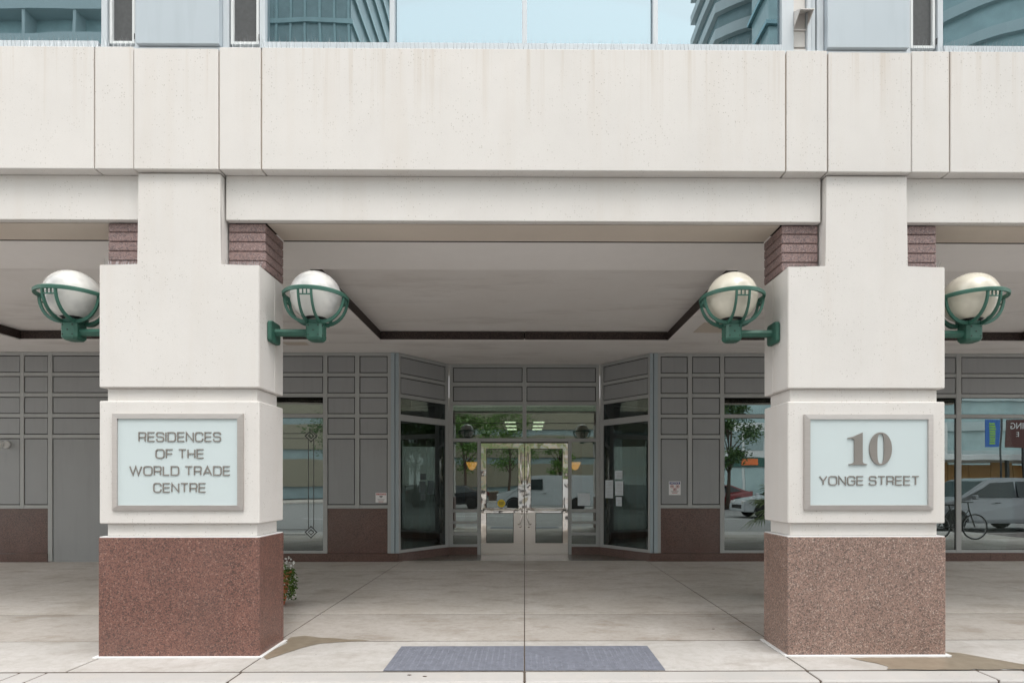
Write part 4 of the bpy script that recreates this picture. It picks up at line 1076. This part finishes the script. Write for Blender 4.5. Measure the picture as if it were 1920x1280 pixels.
sw = [[(1.6, 1.0), (2.2, 1.36), (2.75, 1.40), (2.75, .99)], [(2.83, .99), (2.83, 1.40), (3.3, 1.39), (3.95, 1.1)]]
car('red_sedan', 'dark red sedan on the far side, mirrored behind the palm', 'car', 11.6, -17.5, sed, (.95, 1.46), 1.8, (.85, 3.75), .32, 'car_red', 1, .2, wins=sw)
car('white_sedan', 'white car on the near side, mirrored beside the palm', 'car', 12.3, -9.0, sed, (.95, 1.46), 1.8, (.85, 3.75), .32, 'car_white', 1, .2, wins=sw)
car('black_sedan', 'black sedan parked ahead of the van, mirrored in the doors', 'car', -4.6, -15.2, sed, (.95, 1.46), 1.8, (.85, 3.75), .32, 'car_black', 1, .2, wins=sw)

# bicycle by the right hand windows
bk = thing('bicycle', 'black bicycle standing in the arcade, mirrored in the right hand windows', 'bicycle', (11.75, 1.87, 0))
for x in (11.25, 12.25):
    wl = tube('wheel', [(x+.33*cos(2*pi*k/36), 1.87, .345+.33*sin(2*pi*k/36)) for k in range(36)], .017, 'tyre', bk, 8, True)
    tube('rim', [(x+.305*cos(2*pi*k/36), 1.87, .345+.305*sin(2*pi*k/36)) for k in range(36)], .009, 'rim', wl, 6, True)
    bm = bmesh.new()
    for k in range(18): tube_bm(bm, [(x, 1.87+.02*(1 if k % 2 else -1), .345), (x+.3*cos(2*pi*k/18), 1.87, .345+.3*sin(2*pi*k/18))], .0015, 3)
    finish('spokes', bm, 'rim', wl, (x, 1.87, .345))
for pts in ([(11.25, 1.87, .345), (11.72, 1.87, .33), (12.10, 1.87, .80), (11.58, 1.87, .82), (11.72, 1.87, .33)], [(11.25, 1.87, .345), (11.58, 1.87, .82), (11.54, 1.87, .93)], [(12.25, 1.87, .345), (12.10, 1.87, .80), (12.06, 1.87, 1.0)]):
    tube('frame_tube', pts, .016, 'car_black', bk, 8)
box('saddle', 11.42, 11.66, 1.80, 1.94, .93, .97, 'black', bk, .015)
tube('handlebar', [(12.0, 1.62, 1.02), (12.06, 1.75, 1.01), (12.06, 1.99, 1.01), (12.0, 2.12, 1.02)], .012, 'black', bk, 8)
lathe('chainring', [(0, -.01), (.09, -.004), (.09, .004), (0, .01)], (11.72, 1.84, .33), 'rim', bk, 20, 'y')
tube('pedal_crank', [(11.72, 1.78, .18), (11.72, 1.82, .33), (11.72, 1.92, .48)], .01, 'black', bk, 6)

# trees
def tree(x, y, h, cr, label, seed, nl=5200, mat='leaf', trunk_r=.13, clear=.35):
    random.seed(seed)
    t = thing('street_tree', label, 'tree', (x, y, 0), 'trees across the street')
    top = Vector((x+random.uniform(-.4, .4), y, h*.75))
    tube('trunk', [(x, y, 0), (x+.05, y, h*clear), tuple(top)], [trunk_r, trunk_r*.75, trunk_r*.3], 'bark', t, 8)
    clumps = []
    for k in range(16):
        a = k*2.4; rr = cr*random.uniform(.35, .9); zz = h*(clear+.08)+random.random()*(h*(.95-clear)); 
        fall = 1-abs((zz/h-(clear+1)/2))/(.62); c = Vector((x+rr*fall*cos(a), y+rr*fall*sin(a), zz)); clumps.append(c)
        st = Vector((x, y, max(h*clear*.9, zz-h*.22)))
        tube('limb', [tuple(st), tuple(st.lerp(c, .5)+Vector((0, 0, .1))), tuple(c)], [trunk_r*.35, trunk_r*.22, trunk_r*.08], 'bark', t, 5)
    bm = bmesh.new()
    for c in clumps: leaf_blob(bm, c, cr*random.uniform(.32, .5), nl//16, .10, (1, 1, .7), .15)
    tag(finish('crown', bm, mat, t, (x, y, h*.7)), kind='stuff')
tree(-4.2, -20, 6.5, 2.4, 'young bright green tree mirrored left of the doors', 3)
tree(-7.4, -27, 8.5, 3.4, 'broad green tree mirrored beside the left angled window', 4)
tree(-1.4, -30, 7.5, 3.0, 'green tree mirrored in the left door leaf', 5)
tree(12.3, -16.5, 6.6, 1.9, 'dark green tree mirrored in the window above the palm', 6, mat='leaf_dark')
tree(-14, -29, 9, 3.8, 'large green tree mirrored at the left window', 8, mat='leaf_dark')
tree(3.2, -31, 5.5, 1.6, 'thin tree mirrored in the right door leaf', 9, 2400)

# buildings across the street
def banded(label, x0, x1, y0, y1, h, fh, band, glass, slab, setb=.35, name='tower', podium=0, curve=0, vfin=0):
    t = thing(name, label, 'building', ((x0+x1)/2, (y0+y1)/2, 0))
    def ring(off):
        if not curve: return [(x0+off, y1-off), (x0+off, y0+off), (x1-off, y0+off), (x1-off, y1-off)][::-1]
        pts = [(x1-off, y0+off), (x0+off, y0+off)]; n = 20
        for k in range(n+1):
            u = k/n; pts.append((x0+off+(x1-x0-2*off)*u, y1-off-curve*(2*u-1)**2*abs(2*u-1)**.5))
        return pts
    prism('glass_core', ring(setb), 0, h-.2, glass, t, 'z', loc=((x0+x1)/2, (y0+y1)/2, 0))
    n = int(h/fh); proto = None
    for i in range(n+1):
        z = podium+i*fh
        if z > h: break
        if proto is None: proto = prism('floor_band', ring(0), z, z+band, slab, t, 'z', loc=((x0+x1)/2, (y0+y1)/2, z))
        else:
            c = proto.copy(); C.objects.link(c); c.parent = t; c.location = proto.location + Vector((0, 0, z-podium))
    if vfin:
        k = x0+vfin; pf = None
        while k < x1:
            if pf is None: pf = box('fin', k-.12, k+.12, y1-setb, y1-.1, podium, h-.3, slab, t)
            else:
                c = pf.copy(); C.objects.link(c); c.parent = t; c.location = pf.location+Vector((k-x0-vfin, 0, 0))
            k += vfin
    return t
banded('white banded curved tower mirrored in the right hand windows', 21.9, 42, -67, -55, 96, 3.05, 1.15, 'tower_dark', 'tower_white', .5, curve=3.0, podium=3.6)
banded('teal glass tower mirrored at the right end of the upper window', 23.2, 39, -52, -47.5, 92, 3.2, .35, 'tower_teal', 'tower_glass', .35, podium=20)
banded('dark glass tower mirrored at the left end of the upper window', -40, -18.7, -75, -55, 96, 3.4, .5, 'tower_dark', 'tower_teal', .25, podium=4, vfin=1.6)
banded('teal balcony block mirrored in the upper left window', -62, -33.5, -60, -40, 62, 3.1, 1.1, 'tower_teal', 'tower_pale', 1.2, podium=3, vfin=4.2)
banded('curved teal tower mirrored in the upper right window', 33, 66, -62, -40, 90, 3.0, .9, 'tower_teal', 'tower_pale', .4, podium=4, curve=9)
banded('low beige block mirrored in the left window', -46, -12, -50, -38, 15, 3.6, 2.6, 'tower_dark', 'tower_beige', .3, podium=1.2, name='low_building')
banded('long low grey block at the back of the street', -11, 20, -60, -52, 17, 3.7, 2.9, 'tower_dark', 'tower_beige', .3, podium=1.0, name='low_building')
# shop fronts with canopy and signs on the right
sh = thing('shopfront', 'green glazed shopfront with dark fascia across the street', 'shop', (22, -34.8, 0))
box('wall', 10, 40, -39, -35, 0, 7.2, 'tower_white', sh)
box('fascia', 10, 40, -34.99, -34.8, 3.05, 3.9, 'shop_green', sh)
box('fascia_sign', 20.4, 21.9, -34.79, -34.7, 3.2, 3.75, 'sign_orange', sh)
for k in range(14):
    wn = box('window', 10.3+k*2.1, 12.1+k*2.1, -34.98, -34.92, .3, 3.0, 'tower_teal', sh)
    wn2 = box('window', 10.3+k*2.1, 12.1+k*2.1, -34.98, -34.92, 4.6, 6.4, 'tower_dark', sh)
cn = thing('canopy', 'long white canopy roof on thin posts, mirrored in the right hand windows', 'canopy', (26, -22, 0))
box('roof', 27, 60, -28, -21, 3.1, 3.5, 'tower_white', cn, .03)
for k in range(6): box('post', 28+k*5.5, 28.15+k*5.5, -21.4, -21.2, 0, 3.1, 'dark_frame', cn)
hb = thing('hoarding', 'orange plywood hoarding, mirrored in the right hand windows', 'hoarding', (28, -24, 0))
for k in range(12): box('board', 30+k*1.6, 31.56+k*1.6, -24.1, -24.0, .2, 2.85+.2*(k % 3 == 0), 'ply', hb, .01)
bn = thing('banner', 'blue vertical banner with green lettering, mirrored in the right hand windows', 'banner', (25, -20.4, 0))
tube('pole', [(32.4, -20.4, 0), (32.4, -20.4, 6.1)], .05, 'dark_frame', bn)
box('cloth', 31.3, 32.3, -20.42, -20.38, 3.95, 5.85, 'banner_blue', bn)
random.seed(5)
for k in range(9): box('lettering', 31.58, 32.03-.06*random.random(), -20.375, -20.365, 4.15+k*.17, 4.15+k*.17+.11, 'banner_green', bn)
rb = thing('sign_board', 'dark red board reading WING, mirrored in the right hand windows', 'sign', (28.5, -20.5, 0))
for x in (34, 39): box('post', x, x+.12, -20.6, -20.5, 0, 5.7, 'dark_frame', rb)
box('panel', 32.75, 40, -20.5, -20.44, 3.9, 5.85, 'board_red', rb)
text_mesh('lettering', 'WING', .62, 'white_print', rb, (33.85, -20.42, 5.4), .01, flip=True)
text_mesh('lettering', 'E', .5, 'white_print', rb, (33.6, -20.42, 4.8), .01, flip=True)
bw = thing('brick_planter', 'low brown brick planter wall, mirrored beside the doors', 'planter', (-5, -27.2, 0))
box('wall', -10, -2.2, -27.4, -27.0, .03, .75, 'bark', bw, .02)
box('coping', -10.05, -2.15, -27.45, -26.95, .75, .83, 'tower_beige', bw, .01)
for i in range(14):
    tag(box('road_line', -40+i*6, -37+i*6, -8.1, -7.98, -.0849, -.081, 'line_white'), kind='structure')

# a passer-by on the far side of the near lane, mirrored in the window by the right pillar
def person(x, y, z0, label):
    t = thing('person', label, 'person', (x, y, z0))
    V = [(0, 0, .95), (0, 0, 1.15), (0, 0, 1.38), (0, 0, 1.50), (0, .01, 1.62), (.0, .02, 1.72),
         (.18, 0, 1.40), (.24, .03, 1.14), (.22, .12, .90), (-.18, 0, 1.40), (-.24, -.03, 1.14), (-.22, .06, .90),
         (.09, 0, .90), (.11, .14, .50), (.11, .02, .09), (.11, .16, .04), (-.09, 0, .90), (-.11, -.10, .50), (-.11, -.28, .10), (-.11, -.14, .04)]
    E = [(0, 1), (1, 2), (2, 3), (3, 4), (4, 5), (2, 6), (6, 7), (7, 8), (2, 9), (9, 10), (10, 11), (0, 12), (12, 13), (13, 14), (14, 15), (0, 16), (16, 17), (17, 18), (18, 19)]
    Rr = [.15, .14, .17, .055, .095, .07, .07, .05, .04, .07, .05, .04, .10, .07, .045, .035, .10, .07, .045, .035]
    me = bpy.data.meshes.new('body'); me.from_pydata(V, E, []); o = link('body', me, 'person_clothes', t, (x, y, z0))
    md = o.modifiers.new('s', 'SKIN')
    for i, r_ in enumerate(Rr): me.skin_vertices[0].data[i].radius = (r_, r_*.85)
    me.skin_vertices[0].data[0].use_root = True
    o.modifiers.new('b', 'SUBSURF').levels = 1
    lathe('hair', [(.10*sin(pi*k/10), -.10*cos(pi*k/10)) for k in range(4, 11)], (x, y-.01, z0+1.70), 'black', t, 14)
M['person_clothes'] = simple('person_clothes', (.35, .33, .33), .8, var=.3, scale=3)
person(9.7, -10.6, -.085, 'passer-by in grey clothes crossing the road, mirrored beside the right pillar')
